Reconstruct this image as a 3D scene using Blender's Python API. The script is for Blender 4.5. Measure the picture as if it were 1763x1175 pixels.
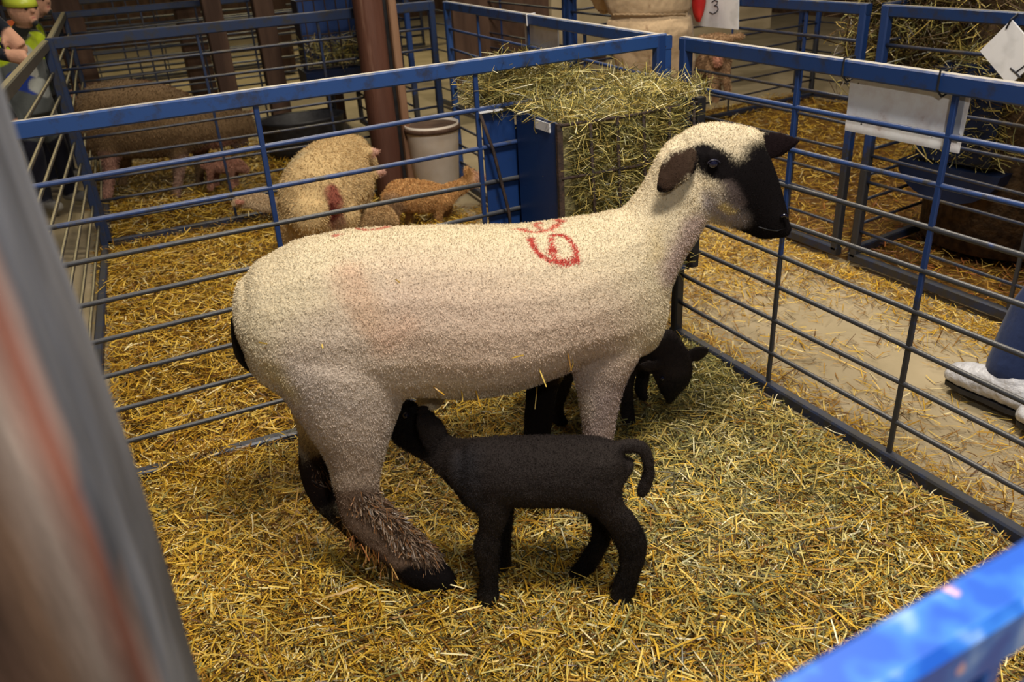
import bpy, bmesh, math, random
import numpy as np
from mathutils import Vector, Matrix, noise
from mathutils.bvhtree import BVHTree

for o in list(bpy.data.objects): bpy.data.objects.remove(o)
SC = bpy.context.scene
COL = SC.collection
RNG = np.random.default_rng(7)
random.seed(7)

# ------------------------------------------------------------------ camera
FPX, YAW, PITCH, ROLL = 1414.93563, 0.43872, 0.4652, -0.06489
CAM = Vector((-1.96942, -2.65003, 1.61241))
fwd = Vector((math.sin(YAW)*math.cos(PITCH), math.cos(YAW)*math.cos(PITCH), -math.sin(PITCH)))
rgt = Vector((math.cos(YAW), -math.sin(YAW), 0))
up = rgt.cross(fwd)
R2 = rgt*math.cos(ROLL) + up*math.sin(ROLL)
U2 = -rgt*math.sin(ROLL) + up*math.cos(ROLL)
cam_d = bpy.data.cameras.new('camera'); cam = bpy.data.objects.new('camera', cam_d); COL.objects.link(cam)
m = Matrix((R2, U2, -fwd)).transposed().to_4x4(); m.translation = CAM
cam.matrix_world = m
cam_d.sensor_width = 36; cam_d.lens = FPX/1763*36
cam_d.clip_start = 0.02; cam_d.clip_end = 200
cam_d.dof.use_dof = True; cam_d.dof.focus_distance = 2.45; cam_d.dof.aperture_fstop = 4.5
SC.camera = cam
# ------------------------------------------------------------------ world, lamps, exposure
SC.view_settings.view_transform = 'Standard'; SC.view_settings.look = 'None'
SC.view_settings.gamma = 1; SC.view_settings.exposure = 0.15
SC.view_settings.use_curve_mapping = False
W = bpy.data.worlds.new('world'); SC.world = W; W.use_nodes = True
W.node_tree.nodes['Background'].inputs[0].default_value = (0.75, 0.82, 1.0, 1)
W.node_tree.nodes['Background'].inputs[1].default_value = 0.055
def lamp(name, loc, target, size, power, col=(1, .9, .75)):
    d = bpy.data.lights.new(name, 'AREA'); d.shape = 'DISK'; d.size = size; d.energy = power; d.color = col
    o = bpy.data.objects.new(name, d); COL.objects.link(o); o.location = loc
    o.rotation_euler = (Vector(target)-Vector(loc)).to_track_quat('-Z', 'Y').to_euler()
    return o
lamp('barn_lamp_over_pen', (-1.1, -2.35, 4.3), (-0.8, -0.8, 0), 0.8, 160, (1, .93, .82))
lamp('camera_side_flash', (-1.75, -2.9, 2.1), (-0.8, -0.8, 0.3), 0.12, 11, (1, .97, .93))
lamp('barn_lamp_rear_pens', (-0.6, 0.9, 4.8), (-0.7, 1.2, 0), 0.6, 48, (1, .84, .6))
lamp('barn_lamp_aisle', (0.9, 1.0, 4.8), (0.9, 0.8, 0), 0.6, 115, (1, .9, .74))
lamp('barn_lamp_far', (0.5, 9.5, 5.0), (0.2, 9.5, 0), 1.2, 150, (1, .84, .45))
lamp('barn_lamp_right', (3.2, 3.0, 4.8), (2.8, 2.0, 0), 0.6, 20, (1, .8, .6))

# ------------------------------------------------------------------ helpers
def tag(o, label=None, cat=None, group=None, kind=None):
    if label: o['label'] = label
    if cat: o['category'] = cat
    if group: o['group'] = group
    if kind: o['kind'] = kind
    return o
def empty(name, loc=(0, 0, 0)):
    o = bpy.data.objects.new(name, None); COL.objects.link(o); o.location = loc; o.empty_display_size = .1
    return o
def thing(name, label, cat, group=None, loc=(0, 0, 0)):
    return tag(empty(name, loc), label, cat, group)
class Pl:
    """vertical plane through a point with a heading; at() gives the point of the plane seen along a picture ray"""
    def __init__(s, p, deg):
        a = math.radians(deg); s.p = Vector(p); s.h = Vector((math.cos(a), math.sin(a), 0)); s.n = Vector((s.h.y, -s.h.x, 0))
    def at(s, u, v, off=0.0):
        d = fwd*FPX + R2*(u-881.5) - U2*(v-587.5)
        t = ((s.p + s.n*off - CAM).dot(s.n))/d.dot(s.n)
        return CAM + d*t
def ground(u, v, z=0.0):
    d = fwd*FPX + R2*(u-881.5) - U2*(v-587.5)
    return CAM + d*((z-CAM.z)/d.z)
YP0 = Pl((0, 0, 0), 0); XP0 = Pl((0, 0, 0), 90)

class MB:
    def __init__(s): s.v = []; s.f = []
    def add(s, vs, fs):
        n = len(s.v); s.v += [tuple(x) for x in vs]; s.f += [tuple(i+n for i in f) for f in fs]; return s
    def box(s, c, d, rot=None):
        c = Vector(c); vs = []
        for z in (-.5, .5):
            for x, y in ((-.5, -.5), (.5, -.5), (.5, .5), (-.5, .5)):
                p = Vector((x*d[0], y*d[1], z*d[2])); p = rot @ p if rot else p; vs.append(c+p)
        return s.add(vs, [(3, 2, 1, 0), (4, 5, 6, 7), (0, 1, 5, 4), (1, 2, 6, 5), (2, 3, 7, 6), (3, 0, 4, 7)])
    def beam(s, A, B, w, h, upv=(0, 0, 1), bev=.15):
        """box tube from A to B with slightly rounded edges; h along upv"""
        A = Vector(A); B = Vector(B); t = (B-A).normalized(); u = Vector(upv); sd = t.cross(u).normalized(); u = sd.cross(t)
        e = min(w, h)*bev; pr = []
        for sx, sy in ((1, 1), (-1, 1), (-1, -1), (1, -1)):
            a = (sx*(w/2-e), sy*h/2); b = (sx*w/2, sy*(h/2-e))
            pr += [b, a] if sx*sy > 0 else [a, b]
        n = 8; vs = [A+sd*x+u*y for x, y in pr]+[B+sd*x+u*y for x, y in pr]
        fs = [(i, (i+1) % n, n+(i+1) % n, n+i) for i in range(n)]+[tuple(range(n))[::-1], tuple(range(n, 2*n))]
        return s.add(vs, fs)
    def tube(s, pts, r, n=8, caps=True):
        pts = [Vector(p) for p in pts]; k = len(pts); rr = r if isinstance(r, (list, tuple)) else [r]*k
        t0 = (pts[1]-pts[0]).normalized(); a = Vector((0, 0, 1)) if abs(t0.z) < .9 else Vector((1, 0, 0)); u = t0.cross(a).normalized()
        vs = []
        for i, p in enumerate(pts):
            t = (pts[min(i+1, k-1)]-pts[max(i-1, 0)]).normalized(); u = (u-t*u.dot(t)).normalized(); w = t.cross(u)
            for j in range(n):
                q = 2*math.pi*j/n; vs.append(p+(u*math.cos(q)+w*math.sin(q))*rr[i])
        fs = [(i*n+j, i*n+(j+1) % n, (i+1)*n+(j+1) % n, (i+1)*n+j) for i in range(k-1) for j in range(n)]
        if caps: fs += [tuple(range(n))[::-1], tuple(range((k-1)*n, k*n))]
        return s.add(vs, fs)
    def rings(s, rings, caps=True):
        n = len(rings[0]); vs = [p for r in rings for p in r]; k = len(rings)
        fs = [(i*n+j, i*n+(j+1) % n, (i+1)*n+(j+1) % n, (i+1)*n+j) for i in range(k-1) for j in range(n)]
        if caps: fs += [tuple(range(n))[::-1], tuple(range((k-1)*n, k*n))]
        return s.add(vs, fs)
    def lathe(s, c, prof, n=32, sx=1, sy=1):
        c = Vector(c); return s.rings([[c+Vector((r*sx*math.cos(2*math.pi*j/n), r*sy*math.sin(2*math.pi*j/n), z)) for j in range(n)] for r, z in prof])
    def ball(s, c, r, n=16, k=10, sc=(1, 1, 1)):
        c = Vector(c); return s.rings([[c+Vector((r*sc[0]*math.sin(a)*math.cos(2*math.pi*j/n), r*sc[1]*math.sin(a)*math.sin(2*math.pi*j/n), -r*sc[2]*math.cos(a))) for j in range(n)] for a in [max(.02, min(math.pi-.02, math.pi*i/k)) for i in range(k+1)]])
    def build(s, name, mat, parent=None, smooth=False, col=None):
        me = bpy.data.meshes.new(name); me.from_pydata([tuple(v) for v in s.v], [], s.f)
        bm = bmesh.new(); bm.from_mesh(me); bmesh.ops.recalc_face_normals(bm, faces=bm.faces); bm.to_mesh(me); bm.free()
        for mm in (mat if isinstance(mat, (list, tuple)) else [mat]): me.materials.append(mm)
        if smooth:
            me.polygons.foreach_set('use_smooth', [True]*len(me.polygons))
        o = bpy.data.objects.new(name, me); COL.objects.link(o)
        if parent: o.parent = parent; o.matrix_parent_inverse = Matrix.Translation(-Vector(parent.location)) if parent.type == 'EMPTY' and not parent.parent else Matrix.Identity(4)
        return o

# ------------------------------------------------------------------ materials
def nt(name):
    m = bpy.data.materials.new(name); m.use_nodes = True; t = m.node_tree
    return m, t, t.nodes['Principled BSDF']
def N(t, kind, **kw):
    n = t.nodes.new(kind)
    for k, v in kw.items():
        if k.startswith('i_'):
            key = k[2:]; key = int(key) if key.isdigit() else key.replace('_', ' ')
            n.inputs[key].default_value = v
        else: setattr(n, k, v)
    return n
def ramp(t, fac, stops):
    r = N(t, 'ShaderNodeValToRGB'); t.links.new(fac, r.inputs[0]); e = r.color_ramp.elements
    while len(e) < len(stops): e.new(.5)
    for x, (p, c) in zip(e, stops): x.position = p; x.color = (*c, 1) if len(c) == 3 else c
    return r.outputs[0]
def mixc(t, fac, a, b):
    m = N(t, 'ShaderNodeMix', data_type='RGBA')
    for sock, v in ((m.inputs[0], fac), (m.inputs[6], a), (m.inputs[7], b)):
        if isinstance(v, (int, float)): sock.default_value = v
        elif isinstance(v, tuple): sock.default_value = (*v, 1)
        else: t.links.new(v, sock)
    return m.outputs[2]
def noisy(name, c1, c2, scale=8, rough=.7, bump=.2, bscale=None, lo=.35, hi=.65, stretch=(1, 1, 1), spec=.4, c3=None, metallic=0.0):
    m, t, b = nt(name); tc = N(t, 'ShaderNodeNewGeometry'); mp = N(t, 'ShaderNodeMapping'); mp.inputs['Scale'].default_value = stretch
    t.links.new(tc.outputs['Position'], mp.inputs[0])
    n1 = N(t, 'ShaderNodeTexNoise', i_Scale=scale, i_Detail=6.0); t.links.new(mp.outputs[0], n1.inputs[0])
    st = [(lo, c1), (hi, c2)] + ([(min(1, hi+.12), c3)] if c3 else [])
    t.links.new(ramp(t, n1.outputs[0], st), b.inputs['Base Color'])
    b.inputs['Roughness'].default_value = rough; b.inputs['Specular IOR Level'].default_value = spec; b.inputs['Metallic'].default_value = metallic
    if bump:
        n2 = N(t, 'ShaderNodeTexNoise', i_Scale=bscale or scale*4, i_Detail=4.0); t.links.new(mp.outputs[0], n2.inputs[0])
        bp = N(t, 'ShaderNodeBump', i_Strength=bump, i_Distance=.01); t.links.new(n2.outputs[0], bp.inputs['Height']); t.links.new(bp.outputs[0], b.inputs['Normal'])
    return m
def steel(name, blue, dark, dust_shine, dust_shine_amt=.9, wear=.5, zwear=None, rough=.42):
    """painted tube: chipped paint, pale dusty top highlight painted into the upward faces"""
    m, t, b = nt(name); g = N(t, 'ShaderNodeNewGeometry')
    n1 = N(t, 'ShaderNodeTexNoise', i_Scale=14.0, i_Detail=8.0, i_Roughness=.7); t.links.new(g.outputs['Position'], n1.inputs[0])
    sx = N(t, 'ShaderNodeSeparateXYZ'); t.links.new(g.outputs['Position'], sx.inputs[0])
    fac = n1.outputs[0]
    if zwear:
        mr = N(t, 'ShaderNodeMapRange', i_1=zwear[0], i_2=zwear[1], i_3=.30, i_4=-.12); t.links.new(sx.outputs[2], mr.inputs[0])
        ad = N(t, 'ShaderNodeMath', operation='ADD'); t.links.new(fac, ad.inputs[0]); t.links.new(mr.outputs[0], ad.inputs[1]); fac = ad.outputs[0]
    c = ramp(t, fac, [(wear, blue), (wear+.12, dark)])
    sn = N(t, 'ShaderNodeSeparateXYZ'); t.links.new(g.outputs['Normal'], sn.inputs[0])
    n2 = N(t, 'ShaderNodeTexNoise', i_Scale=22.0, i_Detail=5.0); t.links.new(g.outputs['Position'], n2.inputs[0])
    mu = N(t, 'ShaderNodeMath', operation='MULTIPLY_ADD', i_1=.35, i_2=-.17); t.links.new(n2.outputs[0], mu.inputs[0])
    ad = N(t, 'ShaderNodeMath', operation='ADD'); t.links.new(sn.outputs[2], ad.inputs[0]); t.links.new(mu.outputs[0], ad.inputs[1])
    mr = N(t, 'ShaderNodeMapRange', i_1=.72, i_2=.98, i_3=0.0, i_4=dust_shine_amt); t.links.new(ad.outputs[0], mr.inputs[0])
    t.links.new(mixc(t, mr.outputs[0], c, dust_shine), b.inputs['Base Color'])
    b.inputs['Roughness'].default_value = rough
    bp = N(t, 'ShaderNodeBump', i_Strength=.15, i_Distance=.004); t.links.new(n1.outputs[0], bp.inputs['Height']); t.links.new(bp.outputs[0], b.inputs['Normal'])
    return m
M = {}
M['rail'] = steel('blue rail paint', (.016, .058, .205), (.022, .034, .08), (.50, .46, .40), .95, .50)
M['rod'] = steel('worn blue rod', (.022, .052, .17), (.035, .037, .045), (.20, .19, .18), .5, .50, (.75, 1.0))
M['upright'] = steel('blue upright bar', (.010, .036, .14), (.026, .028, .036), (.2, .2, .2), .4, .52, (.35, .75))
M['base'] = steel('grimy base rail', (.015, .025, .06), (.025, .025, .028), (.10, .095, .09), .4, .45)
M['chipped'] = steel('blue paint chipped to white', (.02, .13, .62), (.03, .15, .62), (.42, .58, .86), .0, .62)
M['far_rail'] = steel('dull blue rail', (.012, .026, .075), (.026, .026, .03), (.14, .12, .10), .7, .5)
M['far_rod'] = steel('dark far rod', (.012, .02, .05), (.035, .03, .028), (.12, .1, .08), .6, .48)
M['lit_dusty_rod'] = steel('lit dusty brown rod', (.045, .04, .035), (.03, .03, .03), (.36, .31, .18), .9, .5)  # beige lit look of the dusty rods is put into the colour
M['rail_shaded'] = steel('shaded blue rail paint', (.009, .036, .14), (.018, .026, .06), (.50, .46, .40), .95, .52)  # same blue paint as the other rails, darkened for the less lit side
M['far_shaded'] = steel('far shaded blue rail paint', (.008, .03, .11), (.018, .024, .05), (.30, .27, .20), .9, .5)  # far aisle rails, shade put into the blue the same way
M['far_blue'] = noisy('dull blue sheet', (.012, .04, .16), (.02, .055, .20), 8, .5, 0)
M['feeder'] = steel('blue sheet steel', (.008, .034, .14), (.02, .025, .04), (.2, .2, .2), .5, .62)
M['rust'] = noisy('rusted wire', (.06, .035, .025), (.02, .015, .015), 30, .8, .3)
M['concrete'] = noisy('barn concrete', (.36, .29, .175), (.48, .39, .25), 3, .5, .15, 40, c3=(.27, .22, .14))
M['wood'] = noisy('brown post wood', (.065, .024, .016), (.12, .05, .033), 9, .6, .4, 60, stretch=(1, 1, .12), c3=(.3, .18, .13))
M['plank'] = noisy('pale plank wood', (.20, .10, .055), (.30, .18, .11), 9, .7, .4, 60, stretch=(1, 1, .1))
M['darkwood'] = noisy('dark barn timber', (.045, .022, .014), (.10, .055, .035), 9, .8, .4, 60, stretch=(1, 1, .12))
M['sign'] = noisy('dirty white board', (.60, .60, .62), (.74, .74, .77), 12, .55, .03, lo=.3, hi=.5)
M['ink'] = noisy('black marker ink', (.012, .012, .02), (.02, .02, .03), 20, .6, 0)
M['black'] = noisy('black plastic', (.008, .008, .01), (.02, .02, .024), 20, .5, .1)
M['pail'] = noisy('scuffed white plastic', (.52, .44, .36), (.66, .6, .54), 5, .45, .05)
M['bluetub'] = noisy('dark blue plastic', (.004, .010, .036), (.007, .018, .06), 9, .45, .05)
M['eye'] = noisy('dark wet eye', (.004, .004, .012), (.01, .01, .03), 20, .06, 0, spec=.8)
def attr_mat(name, rough=.8, bump=0, bscale=200, sheen=0, spec=.3, curl=False, trans=0):
    m, t, b = nt(name); a = N(t, 'ShaderNodeAttribute', attribute_name='Col'); t.links.new(a.outputs[0], b.inputs['Base Color'])
    b.inputs['Roughness'].default_value = rough; b.inputs['Specular IOR Level'].default_value = spec
    if sheen:
        b.inputs['Sheen Weight'].default_value = sheen; b.inputs['Sheen Roughness'].default_value = .5
    if bump:
        g = N(t, 'ShaderNodeNewGeometry')
        if curl:
            w = N(t, 'ShaderNodeTexNoise', i_Scale=9.0, i_Detail=2.0); t.links.new(g.outputs['Position'], w.inputs[0])
            vm = N(t, 'ShaderNodeVectorMath', operation='MULTIPLY_ADD'); vm.inputs[1].default_value = (.05, .05, .05); t.links.new(w.outputs[1], vm.inputs[0]); t.links.new(g.outputs['Position'], vm.inputs[2])
            mp = N(t, 'ShaderNodeMapping'); mp.inputs['Scale'].default_value = (1, 1, .42); t.links.new(vm.outputs[0], mp.inputs[0])
            n2 = N(t, 'ShaderNodeTexVoronoi', i_Scale=bscale, feature='SMOOTH_F1'); t.links.new(mp.outputs[0], n2.inputs[0])
            n3 = N(t, 'ShaderNodeTexNoise', i_Scale=bscale*1.6, i_Detail=3.0); t.links.new(g.outputs['Position'], n3.inputs[0])
            mx = N(t, 'ShaderNodeMath', operation='MULTIPLY_ADD', i_1=-.8); t.links.new(n2.outputs[0], mx.inputs[0]); t.links.new(n3.outputs[0], mx.inputs[2]); h = mx.outputs[0]
        else:
            n2 = N(t, 'ShaderNodeTexNoise', i_Scale=bscale, i_Detail=3.0); t.links.new(g.outputs['Position'], n2.inputs[0]); h = n2.outputs[0]
        bp = N(t, 'ShaderNodeBump', i_Strength=bump, i_Distance=.006)
        if curl:
            mr = N(t, 'ShaderNodeMapRange', i_1=.05, i_2=.4, i_3=.12*bump, i_4=bump); t.links.new(a.outputs[2], mr.inputs[0]); t.links.new(mr.outputs[0], bp.inputs['Strength'])
        t.links.new(h, bp.inputs['Height']); t.links.new(bp.outputs[0], b.inputs['Normal'])
    return m
M['wool'] = attr_mat('shorn wool', .9, .7, 150, 0, .06, curl=True)
M['fleece'] = attr_mat('soft fleece', .9, .8, 90, .1, .1)
M['blackwool'] = attr_mat('tight black wool', .7, .9, 300, 0, .16)
M['straw'] = attr_mat('straw stems', .38, 0, spec=.35)
M['cloth'] = attr_mat('clothing', .85, .3, 60, .1, .2)

# ------------------------------------------------------------------ panels of the pens
LV = [.025, .1638, .2937, .4160, .5411, .6686, .7952, .9197, 1.0498, 1.190]
def panel(name, label, A, B, group='pipe fence panels of the lambing pens', uprights=(.2, .6), posts=(True, True), zA=LV, zB=LV, mats=('rail', 'rod', 'upright', 'base'), rail=(.034, .05), rr=.0085, upside=-1, baseh=.045):
    """pipe panel: boxed top rail and base rail, eight round rods, flat end posts and slim upright bars"""
    A = Vector((*A, 0)); B = Vector((*B, 0)); t = (B-A).normalized(); nrm = t.cross(Vector((0, 0, 1)))
    th = thing(name, label, 'fence panel', group, loc=A)
    P = lambda q, z: A.lerp(B, q)+Vector((0, 0, z))
    L = (B-A).length; e = .022/L
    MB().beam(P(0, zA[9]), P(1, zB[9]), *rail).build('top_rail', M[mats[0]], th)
    MB().beam(P(0, zA[0]), P(1, zB[0]), .04, baseh).build('base_rail', M[mats[3]], th)
    for i in range(1, 9):
        n = 10; pts = []
        for k in range(n+1):
            q = e+(1-2*e)*k/n; s = .0035*math.sin(q*5+i*2.1)
            pts.append(P(q, zA[i]*(1-q)+zB[i]*q+s)+nrm*.002*math.sin(i+q*7))
        MB().tube(pts, rr, 8).build('rod', M[mats[1]], th, smooth=True)
    for s, q, zz in ((posts[0], 0, zA), (posts[1], 1, zB)):
        if s: MB().beam(P(q+(e if q == 0 else -e), .03), P(q+(e if q == 0 else -e), zz[9]+.02), .04, .04, upv=t).build('end_post', M[mats[2]], th)
    for u in uprights:
        q0, q1 = u if isinstance(u, tuple) else (u, u)
        MB().beam(P(q0, .03)+nrm*upside*.0, P(q1, (zA[9]*(1-q1)+zB[9]*q1)-.022), .012, .016, upv=t).build('upright', M[mats[2]], th)
    return th
# back panel (plane y = 0): levels read at its two ends
def lev(plane, pts, A, B):
    """straight line through two seen points of a vertical plane, evaluated at the two ends of the panel"""
    p, q = plane.at(*pts[0]), plane.at(*pts[1]); h = plane.h; f = lambda X: p.z+(q.z-p.z)*((X-p).dot(h))/((q-p).dot(h))
    return f(Vector((*A, 0))), f(Vector((*B, 0)))
BA, BB = (-2.50, 0), (-.02, 0)
bl = [[(232, 822), (520, 747)], [(211, 763), (489, 688)], [(194, 707), (430, 646)], [(177, 652), (404, 595)], [(155, 593), (402, 531)], [(134, 527), (834, 373)],
      [(113, 458), (830, 317)], [(91, 392), (825, 255)], [(66, 318), (820, 191)], [(34, 224), (1121, 72)]]
zz = [lev(YP0, q, BA, BB) for q in bl]
qx = lambda u, v: (YP0.at(u, v).x-BA[0])/(BB[0]-BA[0])
def upq(plane, p0, p1, A, B):
    a, b = plane.at(*p0), plane.at(*p1); h = plane.h; L = (Vector((*B, 0))-Vector((*A, 0))).length
    qa, qb = [(x-Vector((*A, 0))).dot((Vector((*B, 0))-Vector((*A, 0))).normalized())/L for x in (a, b)]
    s = (qb-qa)/(b.z-a.z); return (qa+s*(.03-a.z), qa+s*(1.17-a.z))
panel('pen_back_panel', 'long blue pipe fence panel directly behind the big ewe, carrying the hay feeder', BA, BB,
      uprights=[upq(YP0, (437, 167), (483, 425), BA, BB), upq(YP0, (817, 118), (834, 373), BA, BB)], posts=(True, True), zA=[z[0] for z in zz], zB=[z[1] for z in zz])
# right panel (plane x = 0.02), runs towards the viewer
RA, RB = (.02, -.06), (.02, -2.36)
rl = [[(1313, 667), (1763, 937)], [(1321, 610), (1535, 729)], [(1327, 554), (1546, 665)], [(1333, 499), (1557, 603)], [(1338, 444), (1571, 539)], [(1342, 384), (1585, 471)],
      [(1346, 323), (1602, 399)], [(1350, 258), (1616, 322)], [(1355, 184), (1631, 240)], [(1163, 75), (1763, 166)]]
zr = [lev(XP0, q, RA, RB) for q in rl]
panel('pen_right_panel', 'blue pipe fence panel right of the ewe beside the concrete aisle, white board tied on', RA, RB, mats=('rail_shaded', 'rod', 'upright', 'base'),
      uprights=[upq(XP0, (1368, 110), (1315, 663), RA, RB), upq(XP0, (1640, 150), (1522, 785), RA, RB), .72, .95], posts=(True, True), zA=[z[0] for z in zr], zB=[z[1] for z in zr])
panel('pen_front_panel', 'closest blue panel crossing the lower right corner, paint chipped to white', (-1.9, -2.429), (-.04, -2.373), uprights=(.55, .212), zA=LV[:9]+[1.185], zB=LV[:9]+[1.185], rail=(.042, .05), rr=.012,
      mats=('chipped', 'rod', 'chipped', 'base'))
# chips of white primer and red oxide on the nearest rail
def chipped():
    m = M['chipped']; t = m.node_tree; t.nodes.clear()
    out = N(t, 'ShaderNodeOutputMaterial'); b = N(t, 'ShaderNodeBsdfPrincipled'); t.links.new(b.outputs[0], out.inputs[0])
    g = N(t, 'ShaderNodeNewGeometry')
    n1 = N(t, 'ShaderNodeTexNoise', i_Scale=17.0, i_Detail=2.5, i_Roughness=.5); t.links.new(g.outputs['Position'], n1.inputs[0])
    n2 = N(t, 'ShaderNodeTexNoise', i_Scale=31.0, i_Detail=2.0); t.links.new(g.outputs['Position'], n2.inputs[0])
    c = ramp(t, n1.outputs[0], [(.44, (.010, .075, .40)), (.52, (.03, .15, .52)), (.58, (.20, .34, .66)), (.68, (.32, .46, .74))])
    red = ramp(t, n2.outputs[0], [(.68, (0, 0, 0)), (.73, (1, 1, 1))])
    t.links.new(mixc(t, red, c, (.62, .36, .40)), b.inputs['Base Color']); b.inputs['Roughness'].default_value = .4
chipped()

# ------------------------------------------------------------------ ground and straw
def hgt(x, y):
    return .45*(.012*np.sin(x*5.1+y*2.3)+.010*np.sin(x*2.7-y*6.1+1)+.008*np.sin(x*11+y*9.3+2)+.006*np.sin(x*17-y*13))
MB().box((0, 9, -.085), (24, 36, .1)).build('floor', M['concrete']).__setitem__('kind', 'structure')
GOLD = [((.66, .41, .045), 6), ((.50, .27, .022), 5), ((.80, .56, .12), 4), ((.30, .14, .014), 4), ((.88, .74, .38), 1.4), ((.12, .05, .010), 3)]
HAYG = [((.44, .35, .09), 5), ((.27, .25, .085), 5), ((.62, .52, .19), 4), ((.15, .14, .055), 5), ((.55, .40, .11), 4), ((.07, .06, .028), 4), ((.82, .74, .46), 1)]
RUSTY = [((.45, .16, .05), 4), ((.32, .11, .03), 4), ((.5, .28, .06), 4), ((.55, .36, .09), 2), ((.15, .06, .02), 2)]
def pick(pal, n):
    w = np.array([p[1] for p in pal], float); idx = RNG.choice(len(pal), n, p=w/w.sum()); c = np.array([p[0] for p in pal])[idx]
    return c*RNG.uniform(.75, 1.2, (n, 1))
def blade_arrays(P, D, L, Wd, C, up=None, seg=2, bend=.15):
    """flat curved stems: centres P, directions D, lengths L, widths Wd, colours C"""
    n = len(P); D = D/np.linalg.norm(D, axis=1, keepdims=True)
    R = RNG.normal(size=(n, 3)); S = np.cross(D, R if up is None else up+R*.35); S /= np.linalg.norm(S, axis=1, keepdims=True)+1e-9
    U = np.cross(S, D); U *= RNG.choice([-1, 1], (n, 1)); k = seg+1; V = np.zeros((n, k, 2, 3)); bnd = (RNG.normal(size=n)*bend*L)
    K = S*RNG.normal(size=(n, 1))*.5
    for i in range(k):
        q = i/seg-.5; c = P+D*(q*L)[:, None]+(U+K)*(bnd*(q*q*4-1)*.5)[:, None]
        w = (Wd*(1-.25*abs(q)*2)*.5)[:, None]
        V[:, i, 0] = c-S*w; V[:, i, 1] = c+S*w
    idx = np.arange(n)[:, None]*(2*k); F = []
    for i in range(seg):
        F.append(idx+np.array([[2*i, 2*i+1, 2*i+3, 2*i+2]]))
    return V.reshape(-1, 3), np.stack(F, 1).reshape(-1, 4), np.repeat(C, 2*k, axis=0)
def arr_obj(name, parts, mat, parent=None, smooth=False):
    vs, fs, cs = [], [], []; o = 0
    for v, f, c in parts:
        vs.append(v); fs.append(f+o); cs.append(c); o += len(v)
    v = np.concatenate(vs); f = np.concatenate(fs); c = np.concatenate(cs)
    me = bpy.data.meshes.new(name); me.vertices.add(len(v)); me.vertices.foreach_set('co', v.ravel())
    me.loops.add(f.size); me.loops.foreach_set('vertex_index', f.ravel().astype(np.int32))
    me.polygons.add(len(f)); me.polygons.foreach_set('loop_start', np.arange(0, f.size, 4, dtype=np.int32)); me.polygons.foreach_set('loop_total', np.full(len(f), 4, dtype=np.int32))
    a = me.color_attributes.new('Col', 'FLOAT_COLOR', 'POINT'); a.data.foreach_set('color', np.concatenate([c, np.ones((len(c), 1))], 1).ravel())
    me.update(); me.validate(); me.materials.append(mat)
    ob = bpy.data.objects.new(name, me); COL.objects.link(ob)
    if parent: ob.parent = parent; ob.matrix_parent_inverse = Matrix.Translation(-Vector(parent.location)) if parent.type == 'EMPTY' else Matrix.Identity(4)
    return ob
def mat_grid(x0, x1, y0, y1, st, z0, col, fade=.0):
    nx = int((x1-x0)/st)+1; ny = int((y1-y0)/st)+1; X, Y = np.meshgrid(np.linspace(x0, x1, nx), np.linspace(y0, y1, ny), indexing='ij')
    ed = np.minimum(np.minimum(X-x0, x1-X), np.minimum(Y-y0, y1-Y)); Z = z0+hgt(X, Y)+RNG.normal(size=X.shape)*.003-np.clip(.05-ed, 0, .05)*.8
    v = np.stack([X, Y, Z], -1).reshape(-1, 3); i = np.arange(nx-1)[:, None]*ny+np.arange(ny-1)[None]; f = np.stack([i, i+ny, i+ny+1, i+1], -1).reshape(-1, 4)
    return v, f, np.array(col)[None]*RNG.uniform(.6, 1.3, (len(v), 1))
def bed(name, label, x0, x1, y0, y1, n, palf, L=(.025, .095), w=(.0018, .0050), z0=-.010, base=(.10, .055, .012), mask=None, pile=.03, grid=True, cat='straw'):
    x = RNG.uniform(x0, x1, n); y = RNG.uniform(y0, y1, n)
    if mask is not None:
        keep = RNG.uniform(size=n) < mask(x, y); x = x[keep]; y = y[keep]; n = len(x)
    z = z0+hgt(x, y)*(1 if grid else 0)+.004+np.abs(RNG.normal(size=n))*pile*.5
    yaw = RNG.uniform(0, 2*math.pi, n); pt = RNG.normal(size=n)*.22
    D = np.stack([np.cos(yaw)*np.cos(pt), np.sin(yaw)*np.cos(pt), np.sin(pt)], 1)
    ln = RNG.uniform(*L, n)*np.where(RNG.uniform(size=n) < .06, 1.9, 1); wd = RNG.uniform(*w, n)
    sm = RNG.uniform(size=n) < .38; ln = np.where(sm, ln*.38, ln); wd = np.where(sm, wd*.5, wd); big = RNG.uniform(size=n) < .05; ln = np.where(big, ln*1.3, ln); wd = np.where(big, wd*1.4, wd)
    parts = [blade_arrays(np.stack([x, y, z], 1), D, ln, wd, palf(x, y, n), up=np.array([[0, 0, 1.]]), seg=2, bend=.08)]
    if grid: parts.insert(0, mat_grid(x0, x1, y0, y1, .03, z0, base))
    return tag(arr_obj(name, parts, M['straw']), label, cat, kind='stuff')
def pen_pal(x, y, n):
    g = pick(GOLD, n); h = pick(HAYG, n)
    # greener hay dropped from the feeder around the middle of the pen
    wgt = .15+.75*np.exp(-(((x+.45)/.75)**2+((y+.75)/.65)**2))+.25*np.clip((-1.0-y)/1., 0, 1)
    return np.where((RNG.uniform(size=n) < wgt)[:, None], h, g)
bed('straw_bedding', 'loose yellow straw and greenish hay covering the ground of the pen under the big ewe', -2.75, -.02, -2.38, -.02, 112000, pen_pal, pile=.035)
bed('straw_bedding', 'golden straw covering the ground of the pen behind the long blue panel, around the cream sheep', -2.20, -.03, .02, 2.78, 46000, lambda x, y, n: pick(GOLD, n), pile=.045, L=(.03, .09), w=(.003, .006))
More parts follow.
